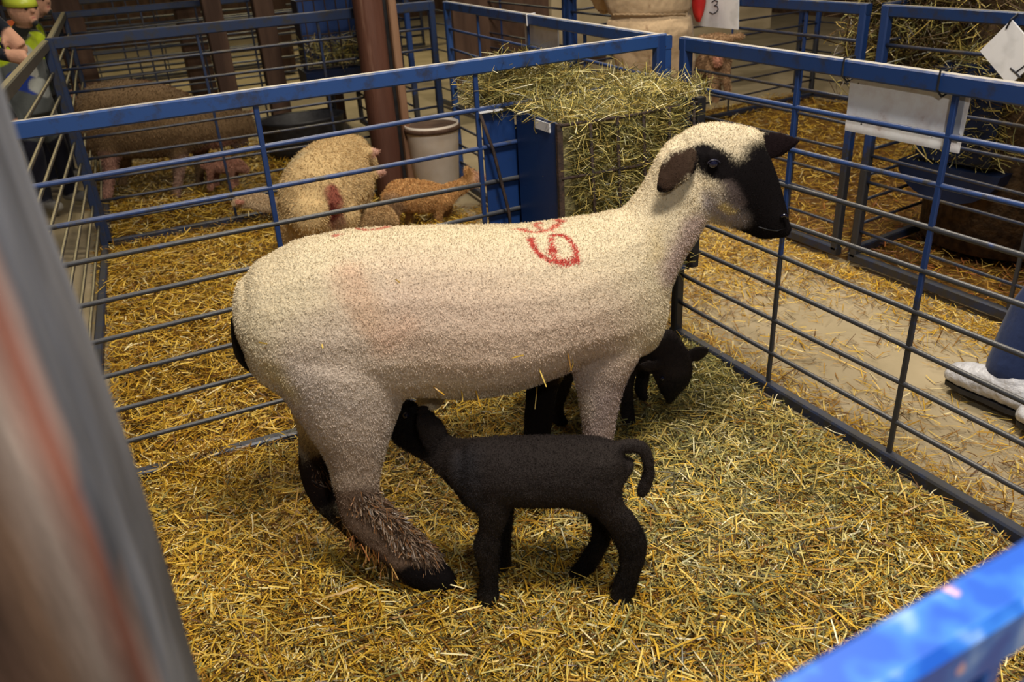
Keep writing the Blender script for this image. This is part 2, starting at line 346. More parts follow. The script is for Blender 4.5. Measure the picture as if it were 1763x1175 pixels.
bed('straw_bedding', 'brownish straw under the large brown ewe beyond the second fence', -2.15, .0, 2.78, 5.2, 22000, lambda x, y, n: pick(GOLD, n)*.8, pile=.06, L=(.04, .1), w=(.004, .008))
bed('straw_litter', 'scattered straw stems on the concrete aisle right of the pen', .06, 1.24, -2.2, 2.2, 46000, lambda x, y, n: pick(GOLD, n), z0=-.03, grid=False, pile=.012,
    mask=lambda x, y: np.clip(np.maximum.reduce([np.exp(-((x-.06)/.14)**2), np.exp(-((x-1.24)/.22)**2), .95*np.exp(-((y-.75)/.62)**2), .10+.12*np.sin(x*9+y*5)*np.sin(y*7-x*4), .45*np.exp(-((y+1.45)/.3)**2-((x-.5)/.4)**2)]), 0, 1))
bed('straw_bedding', 'reddish brown straw in the pen across the aisle on the right', 1.3, 4.2, -1.6, 3.6, 30000, lambda x, y, n: np.where((RNG.uniform(size=n) < np.clip(.8-.4*np.abs(x-1.9)-.45*np.abs(y+.3), 0, 1))[:, None], pick(RUSTY, n), pick(GOLD, n)*.85), L=(.04, .1), w=(.003, .006), base=(.16, .08, .02))
def wisp(name, label, cx, cy, rx, ry, n, pal, zt=.06, L=(.04, .12)):
    a = RNG.uniform(0, 2*math.pi, n); r = np.sqrt(RNG.uniform(0, 1, n)); x = cx+rx*r*np.cos(a); y = cy+ry*r*np.sin(a); z = -.01+zt*(1-r)*RNG.uniform(0, 1, n)+.01
    yaw = RNG.uniform(0, 2*math.pi, n); pt = RNG.normal(size=n)*.35; D = np.stack([np.cos(yaw)*np.cos(pt), np.sin(yaw)*np.cos(pt), np.sin(pt)], 1)
    return tag(arr_obj(name, [blade_arrays(np.stack([x, y, z], 1), D, RNG.uniform(*L, n), RNG.uniform(.002, .005, n), pick(pal, n), seg=3, bend=.2)], M['straw']), label, 'straw', kind='stuff')
wisp('straw_heap', 'straw heaped over the base rail at the left end of the long panel', -1.98, -.02, .26, .14, 2200, GOLD, .09)
wisp('hay_heap', 'greenish hay heap on the ground in the far right corner of the pen', -.17, -.33, .22, .34, 4200, HAYG, .12)

# ------------------------------------------------------------------ remaining panels
panel('left_side_panel', 'blue panel along the left side of the pens, seen end-on beside the brown ewe', (-2.13, 2.72), (-2.41, -1.6), uprights=(), mats=('lit_dusty_rod', 'lit_dusty_rod', 'far_rail', 'base'))
panel('left_side_panel', 'blue panel on the far left running away beside the children', (-2.02, 5.4), (-2.11, 2.86), uprights=(), mats=('lit_dusty_rod', 'lit_dusty_rod', 'far_rail', 'base'))
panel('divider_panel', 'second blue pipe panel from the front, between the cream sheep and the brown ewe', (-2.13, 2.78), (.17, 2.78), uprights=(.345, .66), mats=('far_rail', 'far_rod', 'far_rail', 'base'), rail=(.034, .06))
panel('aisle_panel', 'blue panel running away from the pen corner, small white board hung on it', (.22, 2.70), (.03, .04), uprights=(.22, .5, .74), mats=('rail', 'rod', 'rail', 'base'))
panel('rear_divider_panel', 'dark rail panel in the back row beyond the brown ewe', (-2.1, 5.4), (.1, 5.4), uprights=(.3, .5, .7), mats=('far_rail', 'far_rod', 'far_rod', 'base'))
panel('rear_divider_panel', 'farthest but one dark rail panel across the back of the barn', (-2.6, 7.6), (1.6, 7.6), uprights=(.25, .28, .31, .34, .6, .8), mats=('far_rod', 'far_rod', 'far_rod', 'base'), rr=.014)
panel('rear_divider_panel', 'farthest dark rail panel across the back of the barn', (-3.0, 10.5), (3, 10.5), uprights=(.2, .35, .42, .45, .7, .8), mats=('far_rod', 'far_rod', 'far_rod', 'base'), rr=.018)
panel('rear_aisle_panel', 'blue panel beyond the brown column, next to the white pail', (.30, 5.3), (.24, 3.5), uprights=(.4, .7), mats=('far_rail', 'far_rod', 'upright', 'base'))
XA = 1.26
panel('far_aisle_panel', 'blue panel across the aisle carrying the board marked 3', (XA, 2.9), (XA, .20), uprights=(.42, .86), mats=('far_shaded', 'far_rod', 'upright', 'base'))
panel('far_aisle_panel', 'blue panel across the aisle on the right, diamond-shaped board hung on it', (XA, .12), (XA, -1.9), uprights=(.42, .8), mats=('far_shaded', 'far_rod', 'upright', 'base'))
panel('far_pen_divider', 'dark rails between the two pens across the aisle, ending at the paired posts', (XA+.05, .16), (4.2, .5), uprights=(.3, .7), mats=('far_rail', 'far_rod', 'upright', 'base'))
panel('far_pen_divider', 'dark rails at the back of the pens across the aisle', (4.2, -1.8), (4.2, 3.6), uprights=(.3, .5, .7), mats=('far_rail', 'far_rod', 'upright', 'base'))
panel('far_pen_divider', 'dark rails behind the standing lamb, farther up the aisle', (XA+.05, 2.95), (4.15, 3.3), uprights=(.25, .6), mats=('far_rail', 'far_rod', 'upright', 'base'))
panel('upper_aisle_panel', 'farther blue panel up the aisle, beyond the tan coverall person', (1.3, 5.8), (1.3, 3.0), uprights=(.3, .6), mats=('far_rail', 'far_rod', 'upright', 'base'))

# ------------------------------------------------------------------ posts and columns
def timber_post():
    """thick rough timber at the left: brown sawn face, peeled pale edge, weathered grey flank"""
    m, t, b = nt('rough timber post'); g = N(t, 'ShaderNodeNewGeometry'); a = N(t, 'ShaderNodeAttribute', attribute_name='Col')
    mp = N(t, 'ShaderNodeMapping'); mp.inputs['Scale'].default_value = (1, 1, .16); t.links.new(g.outputs['Position'], mp.inputs[0])
    n1 = N(t, 'ShaderNodeTexNoise', i_Scale=26.0, i_Detail=6.0); t.links.new(mp.outputs[0], n1.inputs[0])
    n2 = N(t, 'ShaderNodeTexNoise', i_Scale=9.0, i_Detail=4.0); t.links.new(mp.outputs[0], n2.inputs[0])
    f = ramp(t, n1.outputs[0], [(.3, (.45, .45, .47)), (.7, (1.5, 1.5, 1.5))]); f2 = ramp(t, n2.outputs[0], [(.32, (.6, .55, .55)), (.68, (1.5, 1.5, 1.6))])
    v = N(t, 'ShaderNodeMix', data_type='RGBA', blend_type='MULTIPLY', i_0=1.0); t.links.new(a.outputs[0], v.inputs[6]); t.links.new(f, v.inputs[7])
    w = N(t, 'ShaderNodeMix', data_type='RGBA', blend_type='MULTIPLY', i_0=1.0); t.links.new(v.outputs[2], w.inputs[6]); t.links.new(f2, w.inputs[7])
    t.links.new(w.outputs[2], b.inputs['Base Color']); b.inputs['Roughness'].default_value = .65
    bp = N(t, 'ShaderNodeBump', i_Strength=.6, i_Distance=.01); t.links.new(n1.outputs[0], bp.inputs['Height']); t.links.new(bp.outputs[0], b.inputs['Normal'])
    c1 = Vector((-2.037, -2.149, 0)); c2 = Vector((-2.010, -2.003, 0)); c3 = c2+Vector((-.30, .06, 0)); c4 = c1+Vector((-.30, .03, 0))
    cs = [c1, c2, c3, c4]; ring = []
    for i in range(4):
        p, q = cs[i], cs[(i+1) % 4]; n = 12
        for k in range(n): ring.append((p.lerp(q, k/n), i, k/n))
    nz = 90; vs = []; cl = []
    for j in range(nz+1):
        z = 2.6*j/nz-.02
        for (p, i, q) in ring:
            nn = noise.noise(Vector((p.x*9, p.y*9, z*3)))*.008+noise.noise(Vector((p.x*30, p.y*30, z*9)))*.003
            c = (c1+c3)/2; d = (p-c).normalized(); rd = -.010 if (q < .04) else (-.003 if (q < .1 or q > .9) else 0)
            vs.append(tuple(p+d*(nn+rd)+Vector((0, 0, z))))
            jag = .10*noise.noise(Vector((0, 0, z*2.6)))+.05*noise.noise(Vector((0, 3, z*9)))
            x = q+jag
            if i == 3:      # sawn brown face seen by the viewer, pale streaks near the edge (q -> 1 at the corner)
                col = (.055, .028, .017) if x < .80 else (.10, .058, .034) if x < .88 else (.20, .155, .12) if x < .945 else (.14, .045, .024)
                if .42 < x < .5: col = (.025, .013, .010)
            elif i == 0:
                col = (.14, .05, .03) if x < .05 else (.16, .11, .09) if x < .09 else (.07, .074, .082) if x < .5 else (.095, .10, .108)
            else: col = (.17, .15, .14)
            cl.append((*col, 1))
    n = len(ring); fs = [(j*n+i, j*n+(i+1) % n, (j+1)*n+(i+1) % n, (j+1)*n+i) for j in range(nz) for i in range(n)]+[tuple(range(nz*n, nz*n+n))]
    o = MB().add(vs, fs).build('timber_post', m, smooth=True); at = o.data.color_attributes.new('Col', 'FLOAT_COLOR', 'POINT'); at.data.foreach_set('color', [x for c in cl for x in c])
    tag(o, 'massive rough timber post filling the left edge, brown face, grey flank and pale splintered edge', 'post')
timber_post()
t = thing('round_column', 'reddish brown round column with a pale plank beside it, rising behind the cream sheep', 'column', loc=(-.33, 2.62, 0))
prof = [[Vector((-.335+.092*math.cos(a)*(1+.02*math.sin(z*7+a*3)), 2.60+.092*math.sin(a), z)) for a in [2*math.pi*i/28 for i in range(28)]] for z in [k*.12 for k in range(34)]]
MB().rings(prof).build('column_shaft', M['wood'], t, smooth=True)
MB().beam((-.195, 2.58, 0), (-.195, 2.58, 4), .05, .09, upv=(0, 1, 0)).build('side_plank', M['plank'], t)
MB().beam((-.235, 2.60, 0), (-.235, 2.60, 4), .025, .05, upv=(0, 1, 0)).build('joint_strip', M['black'], t)
for k, (x, y, w, lab) in enumerate([(-.92, 5.0, .15, 'dark brown barn column nearest behind the brown ewe'), (-.45, 5.3, .17, 'dark brown barn column just left of the blue rack at the back'), (-.78, 8.0, .28, 'broad dark column far back between the rail panels'),
                                    (.15, 5.6, .15, 'orange brown column right of the blue rack at the back'), (-2.0, 6.2, .25, 'black column in the back row right of the children'), (.5, 9.5, .3, 'far dark column near the top edge, left of the round column')]):
    mb = MB(); mb.beam((x, y, 0), (x, y, 3.6), w, w*.8, upv=(0, 1, 0), bev=.06)
    tag(mb.build('barn_column', M['darkwood']), lab, 'column', 'dark timber columns at the back')
# ------------------------------------------------------------------ hay feeder hanging on the long panel
def hay(name, boxes, n, pal, L=(.05, .16), w=(.0015, .0035), parent=None, droop=.25):
    parts = []
    tot = sum(b[6] for b in boxes)
    for (x0, x1, y0, y1, z0, z1, wt) in boxes:
        k = int(n*wt/tot); P = np.stack([RNG.uniform(x0, x1, k), RNG.uniform(y0, y1, k), RNG.uniform(z0, z1, k)], 1)
        D = RNG.normal(size=(k, 3))*np.array([1, .8, .55]); parts.append(blade_arrays(P, D, RNG.uniform(*L, k), RNG.uniform(*w, k), pick(pal, k), seg=4, bend=droop))
    return arr_obj(name, parts, M['straw'], parent)
fd = thing('hay_feeder', 'blue steel hay feeder with a wire grid front hung over the panel behind the ewe', 'hay feeder', loc=(-.4, 0, .4))
FX0, FX1, FY0, FY1, FZ0, FZ1 = -.655, -.10, -.31, .22, .42, 1.04
MB().box((FX0, (FY0-.012)/2, (FZ0+FZ1)/2), (.008, abs(FY0)-.012, FZ1-FZ0)).build('side_sheet', M['feeder'], fd)
MB().box((FX0-.03, .12, (FZ0+FZ1)/2), (.008, .19, FZ1-FZ0)).build('side_sheet', M['feeder'], fd)
MB().box((FX1+.008, FY0/2-.015, (FZ0+FZ1)/2), (.008, abs(FY0)-.04, FZ1-FZ0)).build('side_sheet', M['feeder'], fd)
MB().box((FX1, .12, (FZ0+FZ1)/2), (.008, .19, FZ1-FZ0)).build('side_sheet', M['feeder'], fd)
MB().box(((FX0+FX1)/2, .03, (FZ0+FZ1)/2-.03), (FX1-FX0, .006, FZ1-FZ0-.06)).build('divider_sheet', M['feeder'], fd)
MB().box((FX0-.062, .016, (FZ0+FZ1)/2), (.125, .006, FZ1-FZ0)).build('side_sheet', M['feeder'], fd)
MB().box(((FX0+FX1)/2, (FY0+FY1)/2, FZ0), (FX1-FX0, FY1-FY0, .01)).build('trough', M['feeder'], fd)
MB().beam((FX1+.01, FY0-.002, FZ0), (FX1+.01, FY0-.002, FZ1+.01), .035, .03, upv=(0, 1, 0)).build('corner_bar', M['black'], fd)
MB().beam((FX0, FY0-.0, FZ0), (FX0, FY0-.0, FZ1), .02, .018, upv=(0, 1, 0)).build('corner_bar', M['rust'], fd)
for z in (FZ1-.005, .86, .68, .50):
    MB().tube([(FX0, FY0-.008, z), ((FX0+FX1)/2, FY0-.016, z-.004), (FX1, FY0-.008, z)], .0055, 6).build('grid_wire', M['rust'], fd, smooth=True)
for i in range(5):
    x = FX0+.11+i*.105; MB().tube([(x, FY0-.016, FZ0), (x+.008, FY0-.020, .75), (x, FY0-.014, FZ1-.005)], .0055, 6).build('grid_wire', M['rust'], fd, smooth=True)
MB().tube([(-.80, -.02, 1.045), (-.765, -.03, .92), (-.72, -.035, .68), (-.715, -.035, .42)], .006, 6).build('hook_bar', M['rust'], fd, smooth=True)
MB().box((FX0-.006, FY0+.10, FZ1-.022), (.004, .10, .03)).build('paper_tag', M['sign'], fd)
MB().box((FX0-.10, .01, FZ1+.01), (.09, .05, .006)).build('paper_tag', M['sign'], fd)
o = hay('hay_fill', [(FX0+.06, FX1-.05, FY0+.0, -.02, FZ0, FZ1+.02, 1.0), (FX0+.06, FX1-.04, FY0-.012, FY0+.03, FZ0, FZ1, .9), (FX0, FX1, FY0, FY1, FZ1-.02, FZ1+.05, .55), (FX0-.1, FX1-.25, -.02, .25, FZ1, FZ1+.11, .5),
    (FX0-.05, -.48, .02, .20, FZ1+.08, FZ1+.155, .15), (FX1-.2, FX1+.1, FY0+.02, .1, FZ1, FZ1+.05, .15)], 15000, HAYG)
tag(o, 'greenish dry hay stuffed in and heaped above the blue feeder', 'hay', kind='stuff')
mb = MB(); mb.box(((FX0+FX1)/2, (FY0)/2, (FZ0+FZ1)/2-.0), (FX1-FX0-.06, abs(FY0)-.06, FZ1-FZ0-.02))
core = mb.build('hay_core', noisy('packed hay', (.10, .09, .035), (.26, .22, .10), 60, .9, .6, 150), o)

# ------------------------------------------------------------------ loft based creatures
def cr(a, b, c, d, t):
    return .5*((2*b)+(c-a)*t+(2*a-5*b+4*c-d)*t*t+(3*b-a-3*c+d)*t*t*t)
def loft_mb(mb, st, seg=4, n=18, tane=.47, capk=1.0):
    """st: list of (top Vector, bottom Vector, lateral axis Vector)"""
    C = []
    for a, b, l in st:
        c = (a+b)/2; A = (a-b)/2; H = A.length; bl = l.length; s = abs(A.normalized().z)
        k = math.sqrt(max(H*H-(bl*tane*s)**2, (.45*H)**2))/H; C.append((c, A*k, l))
    k = len(C); rings = []
    for i in range(k-1):
        p = [C[max(i-1, 0)], C[i], C[i+1], C[min(i+2, k-1)]]
        for j in range(seg+(i == k-2)):
            t = j/seg; rings.append([cr(*[x[q] for x in p], t) for q in range(3)])
    R = [[c+A*math.cos(2*math.pi*j/n)+l*math.sin(2*math.pi*j/n) for j in range(n)] for c, A, l in rings]
    # rounded caps
    for end, sg in ((0, -1), (-1, 1)):
        c, A, l = rings[end]; c2 = rings[1 if end == 0 else -2][0]; d = (c-c2).normalized(); r = min(A.length, l.length)*capk
        caps = [[c+d*r*math.sin(a)+(A*math.cos(2*math.pi*j/n)+l*math.sin(2*math.pi*j/n))*math.cos(a) for j in range(n)] for a in (.5, 1.0, 1.4)]
        R = (caps[::-1]+R) if end == 0 else (R+caps)
    mb.rings(R); return mb
def remesh(name, mb, voxel, smooth, mat, parent=None, disp=None):
    me = bpy.data.meshes.new(name); me.from_pydata([tuple(v) for v in mb.v], [], mb.f)
    bm = bmesh.new(); bm.from_mesh(me); bmesh.ops.recalc_face_normals(bm, faces=bm.faces); bm.to_mesh(me); bm.free()
    o = bpy.data.objects.new(name, me); COL.objects.link(o)
    r = o.modifiers.new('r', 'REMESH'); r.mode = 'VOXEL'; r.voxel_size = voxel
    s = o.modifiers.new('s', 'SMOOTH'); s.factor = .5; s.iterations = smooth
    dg = bpy.context.evaluated_depsgraph_get(); me2 = bpy.data.meshes.new_from_object(o.evaluated_get(dg)); o.modifiers.clear(); o.data = me2; me2.name = name
    me2.materials.clear(); me2.materials.append(mat); me2.polygons.foreach_set('use_smooth', [True]*len(me2.polygons))
    if disp:
        n = len(me2.vertices); co = np.empty(n*3); me2.vertices.foreach_get('co', co); co = co.reshape(-1, 3); no = np.empty(n*3); me2.vertices.foreach_get('normal', no); no = no.reshape(-1, 3)
        d = np.array([disp(Vector(p), Vector(q)) for p, q in zip(co, no)]); me2.vertices.foreach_set('co', (co+no*d[:, None]).ravel()); me2.update()
    if parent: o.parent = parent; o.matrix_parent_inverse = Matrix.Translation(-Vector(parent.location))
    return o
def coat(o, n, L, w, lay=.7, down=(0, 0, -1), name='wool', dark=-1):
    """short wool standing off the skin, coloured like the skin below it"""
    me = o.data; me.calc_loop_triangles(); T = np.empty(len(me.loop_triangles)*3, np.int32); me.loop_triangles.foreach_get('vertices', T); T = T.reshape(-1, 3)
    co = np.empty(len(me.vertices)*3); me.vertices.foreach_get('co', co); co = co.reshape(-1, 3); no = np.empty_like(co).ravel(); me.vertices.foreach_get('normal', no); no = no.reshape(-1, 3)
    cl = np.empty(len(me.vertices)*4); me.color_attributes['Col'].data.foreach_get('color', cl); cl = cl.reshape(-1, 4)[:, :3]
    ar = np.linalg.norm(np.cross(co[T[:, 1]]-co[T[:, 0]], co[T[:, 2]]-co[T[:, 0]]), axis=1); k = RNG.choice(len(T), n, p=ar/ar.sum())
    a = RNG.dirichlet((1, 1, 1), n); mixv = lambda X: (X[T[k]]*a[:, :, None]).sum(1)
    P, Nn, C = mixv(co), mixv(no), mixv(cl); keep = P[:, 2] > .02; P, Nn, C = P[keep], Nn[keep], C[keep]; n = len(P)
    D = Nn+np.array(down)*lay+RNG.normal(size=(n, 3))*.38; D /= np.linalg.norm(D, axis=1, keepdims=True); ln = RNG.uniform(*L, n)*np.where(C.mean(1) < dark, .4, 1.0); D = np.where((C.mean(1) < dark)[:, None], D+np.array(down)*.8, D)
    h = arr_obj(name, [blade_arrays(P+D*ln[:, None]*.42, D, ln, RNG.uniform(*w, n), C*RNG.uniform(.78, 1.22, (n, 1)), seg=2, bend=.3)], M['hair'])
    h.parent = o; h.matrix_parent_inverse = o.matrix_world.inverted() if o.parent is None else Matrix.Identity(4); h['kind'] = 'stuff'; return h
M['hair'] = attr_mat('wool fibre', .85, 0, spec=.08)
def paint(o, base, items, jitter=.12, nz=.012):
    """base colour, then capsules (P, Q, r, soft, colour): markings of the coat or pieces of clothing"""
    me = o.data; n = len(me.vertices); co = np.empty(n*3); me.vertices.foreach_get('co', co); co = co.reshape(-1, 3)
    wob = np.stack([np.sin(co[:, 0]*61+co[:, 2]*47), np.sin(co[:, 1]*53+co[:, 0]*39), np.sin(co[:, 2]*71+co[:, 1]*33)], 1)*nz*.5+RNG.normal(size=co.shape)*nz*.3
    q = co+wob; C = np.tile(np.array(base, float), (n, 1))
    for P, Q, r, soft, c in items:
        P = np.array(P); Q = np.array(Q); d = Q-P; L = max(d@d, 1e-9); t = np.clip((q-P)@d/L, 0, 1)[:, None]
        dist = np.linalg.norm(q-(P+t*d), axis=1); w = np.clip((r-dist)/max(soft, 1e-4)+.5, 0, 1)[:, None]; w = w*w*(3-2*w); C = C*(1-w)+np.array(c)*w
    C *= 1+RNG.normal(size=(n, 1))*jitter*.5
    a = me.color_attributes.get('Col') or me.color_attributes.new('Col', 'FLOAT_COLOR', 'POINT'); a.data.foreach_set('color', np.concatenate([np.clip(C, 0, 1), np.ones((n, 1))], 1).ravel())

# ---- the big ewe
hh = ground(765, 1014); E = Pl((0, 0, 0), -12); EO = Vector(hh)-E.n*.225; EO.z = 0; E = Pl(EO, -12)
def S(pl, u1, v1, u2, v2, b, off=0.0): return (pl.at(u1, v1, off), pl.at(u2, v2, off), pl.n*b)
mb = MB()
torso = [S(E, 421, 478, 419, 596, .115), S(E, 438, 450, 436, 640, .145), S(E, 470, 430, 466, 668, .17), S(E, 520, 404, 520, 695, .195), S(E, 590, 389, 600, 700, .21), S(E, 690, 380, 700, 682, .22), S(E, 790, 378, 800, 684, .235),
         S(E, 880, 376, 890, 665, .24), S(E, 960, 370, 972, 634, .225), S(E, 1030, 363, 1050, 622, .19), S(E, 1080, 356, 1105, 608, .15), S(E, 1112, 390, 1130, 575, .10), S(E, 1128, 440, 1138, 530, .06)]
loft_mb(mb, torso, capk=.4)
HP = Pl(E.at(1215, 290), -32)          # head turned a little to the viewer
def H(u1, v1, u2, v2, b, off=0): return S(HP, u1, v1, u2, v2, b, off)
neck = [S(E, 1035, 372, 1125, 560, .15), S(E, 1075, 357, 1143, 500, .125), S(E, 1098, 335, 1168, 450, .105), S(E, 1118, 304, 1192, 415, .088), S(E, 1136, 265, 1212, 385, .078), H(1160, 232, 1235, 378, .072)]
loft_mb(mb, neck)
head = [H(1160, 240, 1178, 345, .05), H(1188, 217, 1200, 368, .072), H(1225, 208, 1225, 384, .080), H(1262, 211, 1246, 390, .078), H(1296, 222, 1262, 394, .070), H(1318, 252, 1276, 399, .058), H(1335, 290, 1290, 405, .048), H(1347, 328, 1303, 411, .042), H(1355, 358, 1316, 413, .038), H(1358, 380, 1335, 408, .028)]
loft_mb(mb, head, tane=.3)
mb.ball(HP.at(1336, 372, .018), .024, 12, 8); mb.ball(HP.at(1330, 398, .0), .022, 12, 8)
mb.ball(HP.at(1226, 272, .066), .022, 12, 8)      # brow over the near eye
mb.ball(HP.at(1285, 243, 0), .045, 12, 8, (1, 1, .8))
near_ear = [(HP.at(1200, 255, .07), HP.at(1203, 284, .07), HP.n*.014), (HP.at(1180, 248, .115), HP.at(1200, 296, .11), HP.n*.012), (HP.at(1157, 250, .145), HP.at(1186, 310, .135), HP.n*.011), (HP.at(1142, 270, .15), HP.at(1170, 320, .145), HP.n*.011), (HP.at(1131, 300, .15), HP.at(1154, 331, .15), HP.n*.011), (HP.at(1129, 318, .15), HP.at(1140, 333, .15), HP.n*.010)]
loft_mb(mb, near_ear, tane=0)
far_ear = [(HP.at(1296, 228, -.05), HP.at(1298, 264, -.05), HP.n*.014), (HP.at(1318, 223, -.085), HP.at(1320, 277, -.085), HP.n*.012), (HP.at(1345, 226, -.11), HP.at(1345, 272, -.11), HP.n*.011), (HP.at(1368, 234, -.13), HP.at(1366, 256, -.13), HP.n*.010), (HP.at(1378, 240, -.14), HP.at(1374, 248, -.14), HP.n*.009)]
loft_mb(mb, far_ear, tane=0)
# legs of the ewe: near hind, far hind, near fore, far fore
loft_mb(mb, [S(E, 440, 575, 650, 560, .12, .06), S(E, 452, 620, 700, 600, .135, .08), S(E, 486, 680, 694, 682, .118, .09), S(E, 528, 742, 674, 742, .085, .11), S(E, 559, 790, 658, 798, .060, .125), S(E, 572, 838, 652, 845, .043, .14),
             S(E, 582, 880, 664, 868, .042, .15), S(E, 600, 916, 686, 884, .042, .165), S(E, 636, 952, 712, 910, .040, .18), S(E, 668, 978, 730, 932, .038, .20), S(E, 694, 1002, 752, 954, .040, .215), S(E, 724, 1014, 772, 976, .036, .225), S(E, 758, 1018, 788, 996, .026, .23)], tane=.2, capk=.35)
loft_mb(mb, [S(E, 470, 640, 640, 640, .07, -.08), S(E, 505, 715, 610, 715, .06, -.09), S(E, 514, 765, 590, 760, .05, -.10), S(E, 513, 805, 580, 808, .042, -.09), S(E, 522, 840, 585, 845, .038, -.06), S(E, 540, 872, 606, 866, .036, -.03), S(E, 575, 905, 630, 880, .034, .0), S(E, 620, 945, 662, 910, .034, .02), S(E, 655, 965, 690, 935, .030, .03)], tane=.2)
loft_mb(mb, [S(E, 965, 520, 1125, 520, .10, .07), S(E, 970, 570, 1118, 570, .085, .085), S(E, 978, 615, 1096, 615, .068, .10), S(E, 990, 655, 1076, 655, .052, .105), S(E, 998, 700, 1063, 700, .042, .11), S(E, 1004, 745, 1056, 745, .036, .11), S(E, 1006, 780, 1048, 780, .030, .11), S(E, 1008, 815, 1042, 815, .028, .11), S(E, 1004, 842, 1042, 840, .032, .11), S(E, 1000, 862, 1046, 860, .034, .11)], tane=.2)
loft_mb(mb, [S(E, 900, 600, 990, 600, .06, -.09), S(E, 906, 660, 962, 660, .045, -.10), S(E, 904, 700, 955, 700, .036, -.10), S(E, 902, 745, 948, 745, .032, -.10), S(E, 903, 780, 942, 780, .028, -.10), S(E, 900, 805, 946, 805, .032, -.10), S(E, 898, 822, 952, 822, .034, -.10)], tane=.2)
loft_mb(mb, [S(E, 700, 630, 790, 630, .08), S(E, 715, 684, 765, 682, .04)], tane=.2)     # udder
def crimp(p, n):
    f = smooth_face(p); 
    return (1-f)*(.0016*noise.noise(Vector((p.x*75, p.y*75, p.z*45)))+.0018*noise.noise(p*140)+.003*noise.noise(Vector((p.x*12, p.y*12, p.z*5))))
fc = HP.at(1290, 320); fc2 = HP.at(1335, 390)
def smooth_face(p):
    d = min((p-fc).length/.10, (p-fc2).length/.09); return max(0, min(1, 1.6-d))
ewe = remesh('ewe', mb, .0062, 14, M['wool'], disp=crimp)
sd = ewe.modifiers.new('sub', 'SUBSURF'); sd.levels = sd.render_levels = 1; sd.subdivision_type = 'CATMULL_CLARK'
dg = bpy.context.evaluated_depsgraph_get(); me = bpy.data.meshes.new_from_object(ewe.evaluated_get(dg)); ewe.modifiers.clear(); ewe.data = me
bv = BVHTree.FromObject(ewe, bpy.context.evaluated_depsgraph_get())
def hit(u, v):
    d = (fwd*FPX + R2*(u-881.5) - U2*(v-587.5)).normalized(); h = bv.ray_cast(CAM, d); return h[0] or E.at(u, v)
BLK = (.0065, .005, .0055)
items = []
def cap(P, Q, r, soft, c): items.append((tuple(P), tuple(Q), r, soft, c))
# dirt and skin tints of the fleece
cap(E.at(700, 560, .2), E.at(1000, 600, .2), .16, .24, (.56, .43, .33)); cap(E.at(560, 640, .2), E.at(640, 700, .2), .12, .14, (.56, .46, .37)); cap(E.at(1010, 620, .1), E.at(1050, 640, .1), .10, .10, (.54, .42, .34)); cap(E.at(520, 700, .2), E.at(640, 760, .2), .10, .12, (.50, .42, .36))
cap(hit(600, 470), hit(640, 560), .035, .06, (.56, .40, .28)); cap(hit(660, 590), hit(700, 560), .03, .06, (.58, .41, .30))
cap(hit(470, 640), hit(500, 680), .03, .05, (.58, .47, .28)); cap(hit(1060, 700), hit(1020, 800), .09, .10, (.34, .26, .23))
cap(hit(600, 800), hit(630, 850), .09, .10, (.36, .28, .22)); cap(E.at(608, 880, .17), E.at(722, 962, .21), .085, .04, (.13, .085, .06)); cap(hit(520, 720), hit(640, 740), .05, .09, (.48, .39, .32)); cap(hit(1140, 330), hit(1130, 440), .02, .05, (.56, .45, .27))
cap(hit(1160, 460), hit(1195, 400), .05, .06, (.46, .35, .30))
# black lower legs and hooves
cap(E.at(712, 985, .21), E.at(785, 1006, .23), .062, .02, BLK); cap(E.at(606, 920, .17), E.at(690, 992, .21), .020, .02, (.02, .012, .01))
cap(E.at(1025, 830, .11), E.at(1022, 860, .11), .06, .05, BLK); cap(E.at(930, 660, -.10), E.at(925, 822, -.10), .07, .04, BLK)
cap(E.at(560, 735, -.09), E.at(550, 770, -.10), .05, .06, (.13, .085, .06)); cap(E.at(548, 800, -.10), E.at(552, 845, -.06), .075, .04, (.018, .012, .010)); cap(E.at(570, 880, -.03), E.at(670, 950, .03), .055, .03, BLK); cap(E.at(520, 790, -.10), E.at(560, 780, -.08), .03, .02, (.02,.012,.01))
cap(E.at(998, 650, .06), E.at(1006, 740, .08), .022, .03, (.10, .07, .065)); cap(E.at(975, 625, .02), E.at(960, 655, -.03), .04, .03, (.03, .02, .02))  # dark inside of the foreleg, underside shade painted in
# face, eye patch and ears
for P, Q, r in [((1300, 305), (1320, 345), .075), ((1330, 345), (1340, 385), .085), ((1300, 345), (1315, 390), .062), ((1262, 300), (1300, 300), .045)]:
    cap(HP.at(*P, .03), HP.at(*Q, .03), r+.012, .03, BLK)
cap(HP.at(1262, 300, .07), HP.at(1292, 385, .05), .036, .035, BLK); cap(HP.at(1245, 305, .075), HP.at(1268, 350, .07), .022, .035, (.10, .075, .07)); cap(HP.at(1262, 378, .04), HP.at(1225, 350, .07), .03, .05, (.30, .25, .23)); cap(HP.at(1248, 352, .07), HP.at(1262, 366, .06), .010, .02, (.46, .34, .12))
cap(HP.at(1212, 268, .07), HP.at(1240, 288, .07), .036, .014, BLK); cap(HP.at(1245, 290, .06), HP.at(1290, 305, .05), .034, .02, BLK)
cap(HP.at(1220, 262, .07), HP.at(1255, 285, .07), .020, .014, BLK); cap(HP.at(1318, 262, -.03), HP.at(1335, 330, -.03), .030, .02, BLK)
cap(HP.at(1190, 272, .115), HP.at(1165, 285, .145), .034, .010, (.055, .034, .023)); cap(HP.at(1165, 285, .145), HP.at(1140, 318, .155), .034, .010, (.050, .030, .021))
